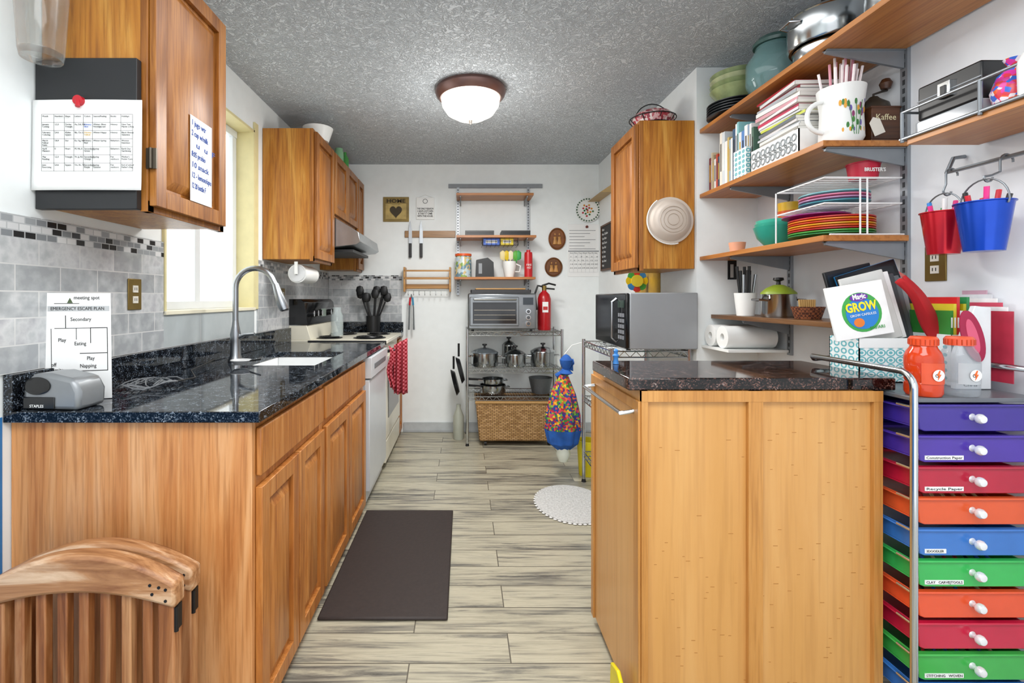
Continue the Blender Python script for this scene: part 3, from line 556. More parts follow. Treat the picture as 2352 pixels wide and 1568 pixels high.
def pot(p,r,h_,lab,lid=True,mat=None,lidm=None,group=None,hd=True,long=False):
    mat=mat or P('a8acae',.18,1,var=.04); o=T('cooking_pot',lab,'pot',group=group)
    x,y,z=p
    ob(G().la([(0,0),(r*.95,0),(r,.01),(r,h_),(r*1.03,h_+.003),(r*.97,h_),(r*.96,.01),(0,.008)],(x,y,z),mat,32),'body',o)
    if lid:
        l_=ob(G().la([(r*1.02,0),(r*1.0,.008),(r*.7,.028),(r*.3,.042),(0,.045)],(x,y,z+h_+.002),lidm or mat,32),'lid',o)
        ob(G().la([(0,0),(.01,0),(.008,.015),(.022,.022),(.02,.032),(0,.034)],(x,y,z+h_+.045),BLK,16),'knob',l_)
    if hd:
        for s_ in (-1,1): ob(G().tu([(x+s_*r*.99,y-.035,z+h_*.75),(x+s_*(r+.032),y-.028,z+h_*.78),(x+s_*(r+.032),y+.028,z+h_*.78),(x+s_*r*.99,y+.035,z+h_*.75)],.005,CHROME),'handle',o)
    if long: ob(G().tu([(x-r,y,z+h_*.8),(x-r-.12,y-.03,z+h_)],[.008,.011],BLK),'handle',o)
    return o
gp='stainless pots on wire rack'
pot((.18,4.16,.641),.115,.11,'stainless stockpot with glass lid',group=gp,lidm=P('7a8288',.1,.6))
pot((.44,4.12,.641),.088,.10,'small stainless saucepan with lid',group=gp); pot((.40,4.28,.641),.06,.16,'tall stainless pot with lid',group=gp,hd=False)
pot((.68,4.15,.641),.105,.12,'stainless pot with steel lid',group=gp)
pot((.25,4.15,.411),.11,.07,'wide stainless saute pan',lid=False,group=gp,long=True); pot((.25,4.15,.484),.09,.05,'stainless pan stacked inside another',group=gp,lid=False,long=True)
T('strainer_basket','black and steel mesh strainer bowl','strainer',G().la([(0,0),(.07,0),(.1,.13),(.103,.13),(.074,-.002),(0,-.002)],(.66,4.15,.413),P('6a6e70',.4,.8,bump=.5,sc_=200)))
WK=brick([(0,'a07846'),(.5,'c09860'),(1,'d4ac78')],'604020',.035,.012,(0,2),.0022,.6,.8)
wb=T('wicker_basket','large woven tan wicker storage basket','basket')
ob(G().pr([(.13,.04),(.735,.04),(.76,.362),(.10,.362)],3.985,4.33,WK,ax='Y'),'body',wb,.015)
ob(G().tu([(.10,3.985,.36),(.76,3.985,.36),(.76,4.33,.36),(.10,4.33,.36)],.012,P('b08850',.6,bump=.5,sc_=120),8,True),'rim',wb)
for x in (.17,.70): ob(G().cy((x,4.02,.02),.02,.02,BLK,'X'),'caster',wb)
for i,z in enumerate((.62,.50)): 
    o=T('frying_pan','black frying pan hung on the rack side','pan',group='pans hanging on rack side'); X_=-.012-.045*i; M=Matrix.Translation((X_,4.08+.1*i,z))@Matrix.Rotation(pi/2-.25,4,'Y')
    ob(G().la([(0,0),(.09,0),(.115,-.03),(.112,-.03),(.088,-.004),(0,-.004)],(0,0,0),BLK,28,M=M),'pan_body',o); ob(G().tu([(X_-.03,4.08+.1*i,z+.11),(X_-.03,4.08+.1*i,z+.22)],.009,BLK),'handle',o)
T('plastic_jug','translucent plastic jug on floor by the rack','jug',G().la([(0,0),(.05,0),(.055,.03),(.055,.2),(.022,.27),(.022,.3),(0,.3)],(-.045,4.2,.001),P('b8bcae',.3,alpha=.8),sx=.85),)
# bag holder
M0=(.68,3.3)
FRU=multi(['1a3c86','b02030','e0b028','2e7a34','d86a20','5a2468','1a3c86','c83850','78a838'],75)
BLF=P('2058a8',.8,var=.3)
bh=T('bag_holder','fruit print fabric bag dispenser with blue ruffles and bow','bag holder')
def wav(r,z0_,z1_,r2): return lambda u,v:(M0[0]+(r+(r2-r)*v)*(1+.07*math.sin(u*2*pi*9))*math.cos(u*2*pi),M0[1]+(r+(r2-r)*v)*.7*(1+.07*math.sin(u*2*pi*9))*math.sin(u*2*pi),z0_+(z1_-z0_)*v)
ob(G().grid(wav(.118,.33,.42,.115),90,3,FRU).grid(wav(.115,.42,.56,.085),90,3,FRU).grid(wav(.085,.56,.70,.03),90,3,FRU),'fabric_tube',bh)
ob(G().grid(wav(.10,.235,.33,.122),90,4,BLF).grid(wav(.045,.19,.235,.10),90,3,BLF),'ruffle',bh)
ob(G().la([(0,.69),(.045,.71),(.022,.735),(.04,.77),(.044,.80),(.02,.83),(0,.84)],(M0[0]+.02,M0[1],0),BLF).tu([(M0[0],M0[1],.72),(M0[0]+.07,M0[1],.79),(M0[0]+.05,M0[1],.73)],.02,BLF).tu([(M0[0],M0[1],.72),(M0[0]-.05,M0[1],.69)],.016,BLF),'bow',bh)
ob(G().la([(0,.10),(.03,.11),(.05,.16),(.04,.21)],(*M0,0),P('dfe6d8',.3)),'plastic_bags',bh)
ob(G().tu([(M0[0]+.01,M0[1],.84),(M0[0]+.06,M0[1],.90),(.79,3.23,.925)],.003,WP),'hanging_loop',bh)
T('yellow_bucket','yellow plastic bin on the floor beside rack','bin',G().la([(0,0),(.06,0),(.075,.24),(.07,.24),(.056,.006),(0,.006)],(.86,3.35,.001),P('e0d020',.4)))
# microwave
mw=T('microwave','stainless and black microwave oven on wire rack','microwave')
ob(G().b(.87,1.228,2.53,3.12,.952,1.25,P('9ea2a6',.4,.25,sc_=4)),'body',mw,.006)
md_=ob(G().b(.85,.87,2.532,3.118,.955,1.247,BLKG),'door',mw,.006)
ob(G().b(.8485,.85,2.72,3.08,1.0,1.21,P('1e2022',.15)),'window',md_)
g=G()
for i in range(5):
    for j in range(3): g.b(.8475,.8505,2.56+.035*j,2.585+.035*j,1.0+.03*i,1.02+.03*i,P('7a7e84',.4))
g.b(.8475,.8495,2.56,2.66,1.17,1.21,P('304038',.2)); ob(g,'keypad',mw)
ob(G().tu([(.85,2.69,.98),(.825,2.69,1.0),(.825,2.69,1.2),(.85,2.69,1.22)],.007,STEEL),'handle',md_)
for x in (.9,1.2):
    for y in (2.64,3.08): ob(G().cy((x,y,.9375),.012,.014,BLK),'foot',mw)
x,z=mx(1542,2.55),mz(505,2.55)
PL=P('d8ccc0',.35,var=.03,alpha=.85)
o=T('plastic_tub','translucent white round plastic tub hung on cabinet end','tub')
ob(G().la([(0,-.05),(.075,-.05),(.085,-.045),(.112,-.012),(.124,-.012),(.124,-.003),(.11,-.003),(.08,-.036),(0,-.044)],(x,2.576,z),PL,40,'Y'),'tub',o)
g=G()
for rr in (.03,.05,.068,.1): g.tu(arc((x,2.524 if rr<.09 else 2.56,z),rr,0,2*pi*.99,32),.0015,P('b8a898',.4),5)
ob(g,'moulded_rings',o)
ob(G().tu(arc((x,2.55,z),.128,2.2,5.0,18),.003,WP,6),'handle',o)
x=mx(1497,2.75); bk=T('covered_dish','red and white patterned ceramic dish in wire holder','dish')
ob(G().la([(0,0),(.09,0),(.12,.05),(.12,.06),(.1,.085),(.04,.11),(0,.112)],(x,2.74,2.175),multi(['a8404a','d8c8c4','8a2838','c89898'],75,.3),sx=.95),'dish',bk)
g=G()
for rr,zz in ((.105,.02),(.125,.06)): g.tu(arc((x,2.74,2.173+zz),rr,0,2*pi*.99,30,'XY'),.003,BLK,6)
for i in range(8): a=i*pi/4; g.tu([(x+.08*math.cos(a),2.74+.08*math.sin(a),2.174),(x+.128*math.cos(a),2.74+.128*math.sin(a),2.235)],.0025,BLK,5)
g.tu(arc((x,2.74,2.22),.1,0,pi,14),.003,BLK,6); ob(g,'wire_holder',bk)
# ---------------- ceiling light
lx,ly=.04,2.83; cl=T('ceiling_light','flush ceiling light with bronze rim and frosted glass dome','ceiling light')
ob(G().la([(0,2.443),(.20,2.443),(.207,2.425),(.20,2.405),(.18,2.385),(.17,2.39),(0,2.41)],(lx,ly,0),P('7a5c56',.3,.4),48),'rim',cl)
ob(G().la([(.173,2.388),(.165,2.345),(.138,2.305),(.085,2.275),(0,2.262)],(lx,ly,0),P('fff8e8',.4,emit=1.5,var=.02),48),'lamp_shade',cl)
ob(G().la([(0,2.262),(.012,2.26),(.01,2.25),(.006,2.24),(0,2.237)],(lx,ly,0),P('c8c0b8',.3,.8),16),'finial',cl)
# ---------------- mats
T('floor_mat','dark brown anti-fatigue kitchen floor mat','mat',G().b(-.555,-.06,1.825,2.76,.001,.014,P('2b211e',.6,var=.15,bump=.1,sc_=60)),bev=.01)
g=G().la([(0,0),(.22,0),(.225,.008),(.2,.012),(0,.012)],(.64,2.87,.001),P('c8c8c6',.95,var=.2,bump=.8,sc_=90),40,sx=.95,sy=1.2)
for i in range(50): a=2*pi*i/50; g.la([(0,0),(.012,.003),(0,.008)],(.64+.212*math.cos(a),2.87+.268*math.sin(a),.001),P('dededc',.9),8)
T('bath_rug','oval white woven cotton rug on the floor','rug',g)
# ---------------- island
isl=T('kitchen_island','bamboo kitchen cart with dark granite top','kitchen island')
ix0,ix1,iy0,iy1=.49,1.155,1.345,1.83; it=.965
ob(G().b(ix0,ix1,iy0,iy1,.03,it,BAM),'body',isl,.003)
g=G(); y=iy0-.014
for a,b_ in ((ix0,ix0+.018),(.785,.825),(ix1-.024,ix1)): g.b(a,b_,y,iy0,.03,it,BAMF)
g.b(ix0,ix1,y-.001,iy0,it-.03,it,BAMF).b(ix0,ix1,y,iy0,.03,.08,BAMF)
KN=P('b07838',.5)
for i in range(90):
    xx=R.uniform(ix0+.03,ix1-.03); zz=R.uniform(.1,.92); w_=R.uniform(.003,.007)
    g.b(xx-w_,xx+w_,iy0-.0004,iy0,zz,zz+.002,KN)
ob(g,'front_frame',isl,.0015)
g=G()
for a,b_ in ((iy0-.01,iy0+.03),(iy1-.03,iy1)): g.b(ix0-.008,ix0,a,b_,.03,it-.03,BAMF)
g.b(ix0-.008,ix0,iy0+.03,iy1-.03,it-.06,it-.03,BAMF); ob(g,'side_frame',isl,.002)
ob(G().b(.455,1.195,1.335,1.71,it,1.0,GRI),'granite_top',isl,.004)
ob(G().tu([(.482,1.37,.90),(.445,1.37,.895),(.445,1.78,.895),(.482,1.78,.90)],.006,CHROME,10),'towel_bar',isl)
for x in (ix0+.04,ix1-.04):
    for yy in (iy0+.04,iy1-.04): ob(G().cy((x-.012,yy,.016),.015,.024,BLK,'X'),'caster',isl)
T('dustpan','yellow plastic dustpan leaning by the island','dustpan',G().pr([(1.38,.0),(1.50,.0),(1.49,.10),(1.43,.12),(1.39,.10)],.452,.464,P('e8d818',.4),ax='X'),bev=.004)
T('play_figure','tiny blue toy figure standing on granite top','toy',G().la([(0,0),(.01,0),(.007,.018),(.011,.028),(.006,.034),(.008,.045),(0,.052)],(.51,1.62,1.001),P('3a80c8',.4),14))
# ---------------- right wall shelves
def rshelf(z0,y0,y1,xf_,mat,lab,br=(1.70,2.30),t=.02):
    s=T('wall_shelf',lab,'shelf',group='long shelves on the side wall'); 
    ob(G().b(xf_,XR-.012,y0,y1,z0,z0+t,mat),'board',s,.001)
    for y in br: ob(G().pr([(XR-.014,z0-.001),(xf_+.02,z0-.001),(xf_+.02,z0-.012),(XR-.014,z0-.065)],y-.005,y+.005,P('8b9197',.4,.3),ax='Y').b(xf_+.02,XR-.014,y-.012,y+.012,z0-.004,z0-.001,P('8b9197',.4,.3)),'bracket',s)
    return s
ZA,ZB,ZC,ZD=2.113,1.77,1.44,1.135
rshelf(ZA-.02,1.15,2.56,1.25,SHW,'topmost orange-brown laminate shelf'); rshelf(ZB-.02,1.68,2.56,1.25,SHW,'laminate shelf carrying books and a mug'); rshelf(ZC-.02,1.68,2.56,1.25,SHW,'laminate shelf carrying colourful dishes'); rshelf(ZD-.02,1.72,2.56,1.31,DKW,'darker narrow shelf carrying a small pot',br=(2.30,))
for y,z0 in ((1.70,1.0),(2.30,.95)):
    g=G().b(XR-.012,XR,y-.014,y+.014,z0,2.20,P('9aa0a6',.4,.5))
    for i in range(int((2.18-z0)/.03)): g.b(XR-.0125,XR-.012,y-.005,y+.005,z0+.01+.03*i,z0+.028+.03*i,P('3a3d40',.5))
    T('wall_standard','slotted grey metal standard on side wall','bracket rail',g,group='standards on the side wall')
y=2.535
BC=['7a2a30','d8c8a8','a89878','e0e0dc','b8402a','384858','e8e4d8','d0d8dc','f0f0ee','c8b070','a0b8c8','eeeeec','3a5a78','f0f0f0','8cc8cc','e4e6e8','5a8ac8','f0f0f0','88a0b8','e8e8e8','507060','f0ede0']
for i,c in enumerate(BC):
    t=R.uniform(.010,.024); h_=R.uniform(.21,.28) if i>5 else R.uniform(.15,.21)
    if y-t<2.135: break
    M=BM('Q',(1.29,y,ZB+.001)); o=T('book',['worn paperback','slim cookbook','tall white binder','thin magazine'][i%4]+' standing upright on the shelf','book',group='books standing on the shelf')
    ob(G().b(0,t,0,h_,0,.0025,P(c,.5),M).b(0,.0015,0,h_,-.17,0,P(c,.5),M).b(t-.0015,t,0,h_,-.17,0,P(c,.5),M),'cover',o); ob(G().b(.0016,t-.0016,.003,h_-.004,-.165,-.001,P('e8e2d0',.8),M),'pages',o)
    ob(G().b(t*.3,t*.7,h_*.3,h_*.8,.0025,.003,P(R.choice(['f0f0e8','303030','c8a030']),.5),M),'spine_title',o)
    y-=t+.001
T('magazine_file','teal and white patterned magazine file','magazine file',G().b(1.262,1.282,2.16,2.26,ZB+.001,ZB+.13,ikat()))
z=ZB+.001; gb=G(); WB=P('f0f0ee',.5)
o=T('white_lace_box','white ornamental cut-out storage box holding magazines','box')
gb.b(1.262,1.266,1.82,2.125,z,z+.09,WB).b(1.262,1.50,1.82,1.824,z,z+.09,WB).b(1.262,1.50,2.121,2.125,z,z+.09,WB).b(1.262,1.5,1.824,2.121,z,z+.004,WB); ob(gb,'box',o)
g=G()
for i in range(9):
    for j in range(2): g.tu(arc((1.261,1.845+i*.032,z+.025+.038*j),.013,0,2*pi,8,'YZ'),.003,P('9aa0a2',.5),5,False)
for i in range(8): g.tu(arc((1.261,1.861+i*.032,z+.044),.006,0,2*pi,6,'YZ'),.002,P('7a8082',.5),5,False)
ob(g,'lace_cutouts',o)
zz=z+.006
MCc=['e8e4d8','d8d0c0','c8d030','f0f0ee','b8b8b0','e0e060','f0eee8','a8a49c','ecebe6','c8ccd0','e8e4e4','707880','c8d048','d8d8d8','ececec','c84060','f0f0ee','d8a0a8','ecebe6','b0b4b8','982030','e8e8e8','a81828']
for i,c in enumerate(MCc):
    t=.009+.007*R.random(); a=R.uniform(-.09,.09)
    if zz+t>ZA-.03: break
    M=Matrix.Translation((1.385+R.uniform(-.006,.006),1.975+R.uniform(-.012,.012),zz))@Matrix.Rotation(a,4,'Z')
    o=T('magazine',['glossy','worn','thin'][i%3]+' magazine lying in the pile','magazine',group='magazines piled on the shelf')
    ob(G().b(-.10,.10,-.125,.125,.001,t-.0015,P('eceae4',.8),M),'pages',o); ob(G().b(-.102,.102,-.126,.126,t-.0015,t-.0005,P(c,.35),M).b(-.103,-.102,-.126,.126,0,t-.0005,P(c,.35),M),'cover',o)
    zz+=t
# mug + straws
x,y=1.36,1.742; mg=T('flower_mug','large white mug with painted botanical flowers','mug')
ob(G().la([(0,0),(.058,0),(.068,.02),(.064,.12),(.074,.20),(.07,.20),(.06,.12),(.062,.02),(0,.008)],(x,y,ZB+.001),WP,36).tu([(x-.066,y,ZB+.16)]+arc((x-.068,y,ZB+.10),.055,pi/2+.1,3*pi/2-.1,10)+[(x-.064,y,ZB+.045)],.008,WP,10),'body',mg)
g=G(); rr=.0665
for i in range(30):
    a=-pi/2-.7+1.5*R.random(); zf=ZB+.03+.13*R.random(); c=R.choice(['6a58b0','3a7a3a','3a7a3a','4a8a44','8a3a6a','e0a030'])
    g.la([(0,0),(.008,.001),(0,.002)],(0,0,0),P(c,.5),8,M=Matrix.Translation((x+rr*math.cos(a)*.99,y+rr*math.sin(a)*.99,zf))@Matrix.Rotation(a,4,'Z')@Matrix.Rotation(pi/2,4,'Y')@Matrix.Diagonal((1.4,.6,1,1)))
for k in (-1,0,1): g.tu([((x+.069*math.cos(-pi/2+.1*k)),y+.069*math.sin(-pi/2+.1*k),ZB+.02),((x+.069*math.cos(-pi/2+.35*k)),y+.069*math.sin(-pi/2+.35*k),ZB+.14)],.001,P('3a7a3a',.5),5)
ob(g,'flower_decoration',mg)
for i in range(24):
    a=R.uniform(0,2*pi); d=R.uniform(.0,.035); dx,dy=d*math.cos(a),d*math.sin(a)
    T('drinking_straw','paper-wrapped white and pink drinking straw in the mug','straw',G().tu([(x+dx,y+dy,ZB+.03),(x+dx*2.6+.01,y+dy*1.5,ZB+.25+R.uniform(0,.08))],.0045,P('f4eaea' if i%4 else 'e8a0b0',.5),6),group='straws in the mug')
# grinder
x,y=1.488,1.755; cg=T('coffee_grinder','vintage wooden box coffee grinder with crank','coffee grinder')
DW2=wood('3a2010','52301a','6a4226','X',12)
ob(G().b(x-.048,x+.053,y-.05,y+.055,ZB+.012,ZB+.125,DW2).b(x-.052,x+.057,y-.053,y+.06,ZB+.001,ZB+.013,DW2).b(x-.051,x+.057,y-.052,y+.058,ZB+.122,ZB+.13,DW2),'box',cg,.003)
tx('Kaffee',cg,.03,BM('F',(x-.035,y-.0505,ZB+.08)),P('e0d8b0',.5),w=.07); ob(G().la([(0,0),(.05,0),(.045,.02),(.02,.04),(.012,.05),(0,.05)],(x,y,ZB+.13),P('4a443c',.4,.6)),'hopper',cg)
ob(G().tu([(x,y,ZB+.17),(x,y,ZB+.19),(x+.03,y,ZB+.20),(x+.05,y,ZB+.205)],.004,P('4a4440',.4,.7)),'crank',cg); ob(G().la([(0,0),(.014,.005),(.02,.025),(.012,.04),(0,.045)],(x+.045,y,ZB+.205),DW2,16),'crank_knob',cg)
ob(G().pr([(-.02,-.03),(.02,-.03),(.02,.02),(0,.035),(-.02,.02)],0,.001,P('e8e4da',.7),BM('F',(x-.035,y-.055,ZB+.055),.4)),'price_tag',cg)
for i,(r,c) in enumerate(((.10,'2a9a86'),(.095,'3aa890'),(.09,'48b8a0'))):
    T('mixing_bowl','teal green plastic bowl in a nested stack','bowl',G().la([(0,0),(r*.5,0),(r*.85,.04),(r,.085),(r*.97,.085),(r*.8,.04),(r*.45,.006),(0,.006)],(1.36,2.08,ZC+.001+i*.014),P(c,.3)),group='nested teal bowls')
for i,c in enumerate(['4a9a40','e0a020','d85a20','e8b828']):
    T('plastic_cup','stacked bright coloured plastic cup','cup',G().la([(0,0),(.04,0),(.047,.10),(.044,.10),(.037,.005),(0,.005)],(1.49,2.21,ZC+.001+i*.038),P(c,.3)),group='stacked plastic cups')
T('plastic_cup','small peach plastic cup lying at shelf end','cup',G().la([(0,0),(.03,0),(.038,.05),(.035,.05),(.028,.004),(0,.004)],(1.33,2.35,ZC+.001),P('e8a888',.4)))
def plate(p,r,c,lab,gr,tilt=None):
    T('dinner_plate',lab,'plate',G().la([(0,0),(r*.62,0),(r,.014),(r,.018),(r*.6,.006),(0,.006)],(0,0,0),P(c,.3),36),loc=p,rot=tilt or (0,0,0),group=gr)
for i,c in enumerate(['2a7a40','48a040','b02024','d86018','d8a018','c83818','e08010','c02c2c']): plate((1.395,1.84,ZC+.001+i*.0085),.135,c,'bright melamine dinner plate in a stack','stacked bright plates')
plate((1.36,1.87,ZC+.079),.11,'8a2070','purple plate on top of the bright stack','stacked bright plates')
wrk=T('wire_dish_rack','white coated two-tier wire dish rack','dish rack'); g=G()
WW=P('f2f2f2',.3)
for zt in (ZC+.115,ZC+.205):
    for k in range(9): yy=1.715+.028*k; g.tu([(1.27,yy,zt),(1.54,yy,zt)],.0016,WW,5)
    g.tu([(1.27,1.70,zt),(1.54,1.70,zt),(1.54,1.955,zt),(1.27,1.955,zt)],.003,WW,6,True)
for xx,yy in ((1.27,1.965),(1.42,1.70),(1.395,1.70),(1.54,1.955)): g.tu([(xx,yy,ZC+.002),(xx,yy,ZC+.205)],.003,WW,6)
g.tu([(1.28,1.69,ZC+.004),(1.54,1.69,ZC+.004)],.003,WW,6); ob(g,'wire_frame',wrk)
for i,c in enumerate(['3a8a98','b888b0','d87898','7ab8c0']): plate((1.40,1.83,ZC+.12+i*.011),.11,c,'pastel plate on upper tier of rack','pastel plates on rack')
bt=T('ice_cream_tub','red and white paper ice cream tub','tub'); ob(G().la([(0,0),(.042,0),(.05,.055),(.052,.055),(.052,.06),(.047,.06),(0,.05)],(1.455,1.76,ZC+.21),P('c01838',.4)),'tub',bt)
tx("BRUSTER'S",bt,.016,BM('F',(1.455,1.709,ZC+.23)),WP,'CENTER',w=.075,h=.014,bold=.0004)
x,y=1.42,2.18; pot((x,y,ZD+.001),.07,.10,'small stainless pot with green lid',lidm=P('8aa030',.4)); 
cu=T('cutlery_cup','white cup filled with black-handled cutlery','cutlery holder'); x,y=1.37,2.35
ob(G().la([(0,0),(.038,0),(.05,.11),(.046,.11),(.035,.005),(0,.005)],(x,y,ZD+.001),WP),'cup',cu)
for i in range(14): a=i*.63; k=.5+.5*(i%2); ob(G().tu([(x+.02*math.cos(a),y+.02*math.sin(a),ZD+.02),(x+.042*k*math.cos(a),y+.042*k*math.sin(a),ZD+.2+.02*(i%3))],[.004,.007],BLK if i%3 else STEEL),'cutlery',cu)
x,y=1.41,1.98; o=T('small_wicker_basket','small brown woven basket holding toothpicks','basket'); ob(G().la([(0,0),(.045,0),(.06,.05),(.056,.05),(.042,.005),(0,.005)],(x,y,ZD+.001),checker('4a2414','8a5030',110)),'basket',o)
for i in range(8): ob(G().tu([(x-.03+.008*i,y,ZD+.02),(x-.035+.009*i,y,ZD+.08)],.004,P('c8a060',.6)),'toothpick_bundle',o)
# top shelf
for i in range(5): plate((1.35,2.41,ZA+.001+i*.013),.125,'202428','dark dinner plate in a stack','dark plates on top shelf')
for i,c in enumerate(['9aa878','88986a','b0b890','8a9a70']): T('serving_bowl','sage green glazed stoneware bowl in a stack','bowl',G().la([(0,0),(.06,0),(.11,.06),(.12,.075),(.115,.075),(.1,.06),(.05,.008),(0,.008)],(1.36,2.41,ZA+.07+i*.024),P(c,.2,var=.3)),group='stoneware bowls on top shelf')
o=T('glass_canister','large blue-green glass canister with lid','jar'); TG=P('7aa0a0',.06,alpha=.5,var=.03)
ob(G().la([(0,0),(.08,0),(.108,.05),(.108,.14),(.075,.19),(.07,.21),(.066,.21),(.07,.19),(.102,.135),(.102,.05),(.075,.01),(0,.01)],(1.36,2.12,ZA+.001),TG,36),'jar_body',o); ob(G().la([(0,0),(.08,0),(.083,.012),(.07,.03),(.02,.04),(0,.05)],(1.36,2.12,ZA+.213),P('3a5854',.15),30),'lid',o)
pot((1.385,1.84,ZA+.001),.11,.05,'low stainless pan under a larger pot',lid=False,hd=False); pot((1.385,1.84,ZA+.06),.13,.11,'large stainless wok-shaped pan',lid=True); 
pot((1.40,1.52,ZA+.001),.11,.12,'tall stainless pot near the shelf edge',lid=True)
pot((1.40,1.27,ZA+.001),.10,.10,'copper-bottomed stainless pot on the shelf',lid=True)
T('open_outlet_box','uncovered dark electrical box in the wall','outlet box',G().b(1.40,1.445,YJ-.004,YJ,1.32,1.42,BLK).b(1.412,1.428,YJ-.006,YJ-.004,1.33,1.40,P('b8b8b4',.4)))
for dy in (0,.115): T('paper_towel_roll','white kitchen paper roll lying down','paper towel',G().la([(.018,0),(.055,0),(.055,.24),(.018,.24),(.018,0)],(1.27+.0,2.49-dy,1.03-.0),WP,ax='X'),group='paper rolls')
T('roll_ledge','narrow white ledge below the paper rolls','shelf',G().b(1.26,1.555,2.30,2.558,.962,.974,WP))
# near metal rack shelf
rs=T('rail_shelf','wood shelf in grey metal rail frame','shelf')
ob(G().b(1.33,1.545,1.08,1.45,1.68,1.70,SHW),'board',rs,.001)
g=G()
MT=P('8c9298',.35,.8)
g.tu([(1.55,1.47,1.70),(1.325,1.465,1.70),(1.325,1.05,1.70)],.005,MT).tu([(1.55,1.465,1.78),(1.325,1.46,1.78),(1.325,1.05,1.78)],.004,MT)
for y in (1.46,1.24): g.tu([(1.325,y,1.69),(1.325,y,1.78)],.005,MT)
ob(g,'guard_rail',rs)
rl=T('hanging_rail','grey metal utensil rail on the wall','rail',G().tu([(1.555,1.50,1.66),(1.52,1.50,1.655),(1.50,1.50,1.61),(1.50,1.46,1.61),(1.50,1.08,1.61)],.006,MT))
def bucket(p,r,h_,c,lab):
    o=T('pen_bucket',lab,'bucket',group='hanging buckets of markers'); x,y,z=p
    ob(G().la([(0,0),(r*.68,0),(r*.7,.008),(r*.97,h_*.97),(r*1.03,h_*.98),(r*1.03,h_),(r*.95,h_),(r*.66,.008),(0,.008)],p,P(c,.2,.5),36),'body',o)
    ob(G().tu([(x,y-r,z+h_-.01)]+arc((x,y,z+h_),r*1.04,0,pi,14,'YZ')[::1]+[(x,y-r,z+h_-.01)],.0022,MT,6),'wire_handle',o)
    for i in range(9):
        a=i*.8; c2=R.choice(['e8388a','f0a020','282828','38a858','7a3aa8','3888d8','e8e8e8','d02838'])
        ob(G().tu([(x+r*.3*math.cos(a),y+r*.3*math.sin(a),z+.02),(x+r*.8*math.cos(a),y+r*.8*math.sin(a),z+h_+.0+.018*(i%3))],.006,P(c2,.4)),'marker',o)
    T('s_hook','chrome S-shaped hanging hook','hook',G().tu(arc((1.50,y,1.60),.018,-.2,pi,8)+[(1.482,y,1.57),((x+1.482)/2,y,1.56),(x-.0,y,z+h_+r*1.04+.008)]+arc((x+.012,y,z+h_+r*1.04+.006),.012,pi,2*pi,6),.003,MT,6),group='hooks on rail')
bucket((1.474,1.485,1.355),.055,.13,'c01828','red metal bucket of markers hanging on rail'); bucket((1.437,1.335,1.35),.061,.135,'1848b8','blue metal bucket of pens hanging on rail')
o=T('clear_box','low clear plastic storage box','box',G().b(1.345,1.53,1.255,1.44,1.7015,1.742,P('b8bec4',.1,alpha=.6)),bev=.004)
o=T('black_case','black hard case with silver latches','case'); ob(G().b(1.352,1.53,1.262,1.44,1.744,1.845,P('101113',.35)),'body',o,.006)
ob(G().b(1.35,1.353,1.262,1.44,1.80,1.804,GRY).b(1.342,1.353,1.335,1.37,1.782,1.825,CHROME).b(1.339,1.343,1.345,1.36,1.79,1.815,BLK),'latch',o,.001)
T('candy_bag','clear bag filled with bright wrapped sweets','bag',G().la([(0,0),(.035,.005),(.042,.04),(.03,.08),(.01,.1),(.02,.12),(0,.125)],(1.385,1.215,1.702),multi(['d83a4a','3a68d0','e8e0e8','d83a9a','e86030'],90,.3),sx=1.1))
o=T('dotted_bottle','white bottle with green dots and yellow cap','bottle'); x,y=1.352,1.135
ob(G().la([(0,0),(.034,0),(.036,.08),(.028,.1),(.012,.11),(0,.11)],(x,y,1.702),WP),'body',o); ob(G().la([(0,0),(.014,0),(.012,.025),(0,.03)],(x,y,1.812),P('e8d020',.4),14),'cap',o)
g=G()
for i in range(12): a=-pi/2-1+.5*(i%5); g.cy((0,0,0),.006,.001,P('9ac840',.5),seg=10,M=Matrix.Translation((x+.035*math.cos(a),y+.035*math.sin(a),1.72+.024*(i//4)))@Matrix.Rotation(a,4,'Z')@Matrix.Rotation(pi/2,4,'Y'))
ob(g,'dots',o)
# ---------------- drawer cart
ct=T('drawer_cart','chrome rolling cart with ten bright plastic drawers','drawer cart')
cx0,cx1,cy0,cy1=1.183,1.475,1.255,1.63; top=.963
ob(G().b(1.17,1.50,1.245,1.64,top-.012,top,P('6a6e74',.3,.3)),'top_tray',ct,.003)
g=G(); fxl=1.148
g.tu([(fxl,1.232,.03),(fxl,1.232,.99)]+[(fxl,1.232+.04*(1-math.cos(a)),.99+.04*math.sin(a)) for a in [i*pi/2/6 for i in range(1,7)]]+[(fxl,1.59,1.03),(fxl+.02,1.61,1.02)],.0085,CHROME,12)
g.tu([(1.508,1.232,.03),(1.508,1.232,.99),(1.508,1.275,1.03),(1.508,1.60,1.03)],.0085,CHROME,12)
g.tu([(fxl+.02,1.61,1.02),(1.508,1.60,1.03)],.0085,CHROME,12).tu([(1.508,1.64,.03),(1.508,1.64,.97)],.0075,CHROME,10)
ob(g,'frame',ct)
DC=[('3c2a92',''),('4a30a0','Construction Paper'),('b81838','Recycle Paper'),('e05a2c',''),('3a78c8','3DOODLER'),('38b858','CLAY   CARVE|TOOLS'),('e8562c',''),('c81c40',''),('40b04c','STITCHING   WOVEN'),('3a78c8','')]
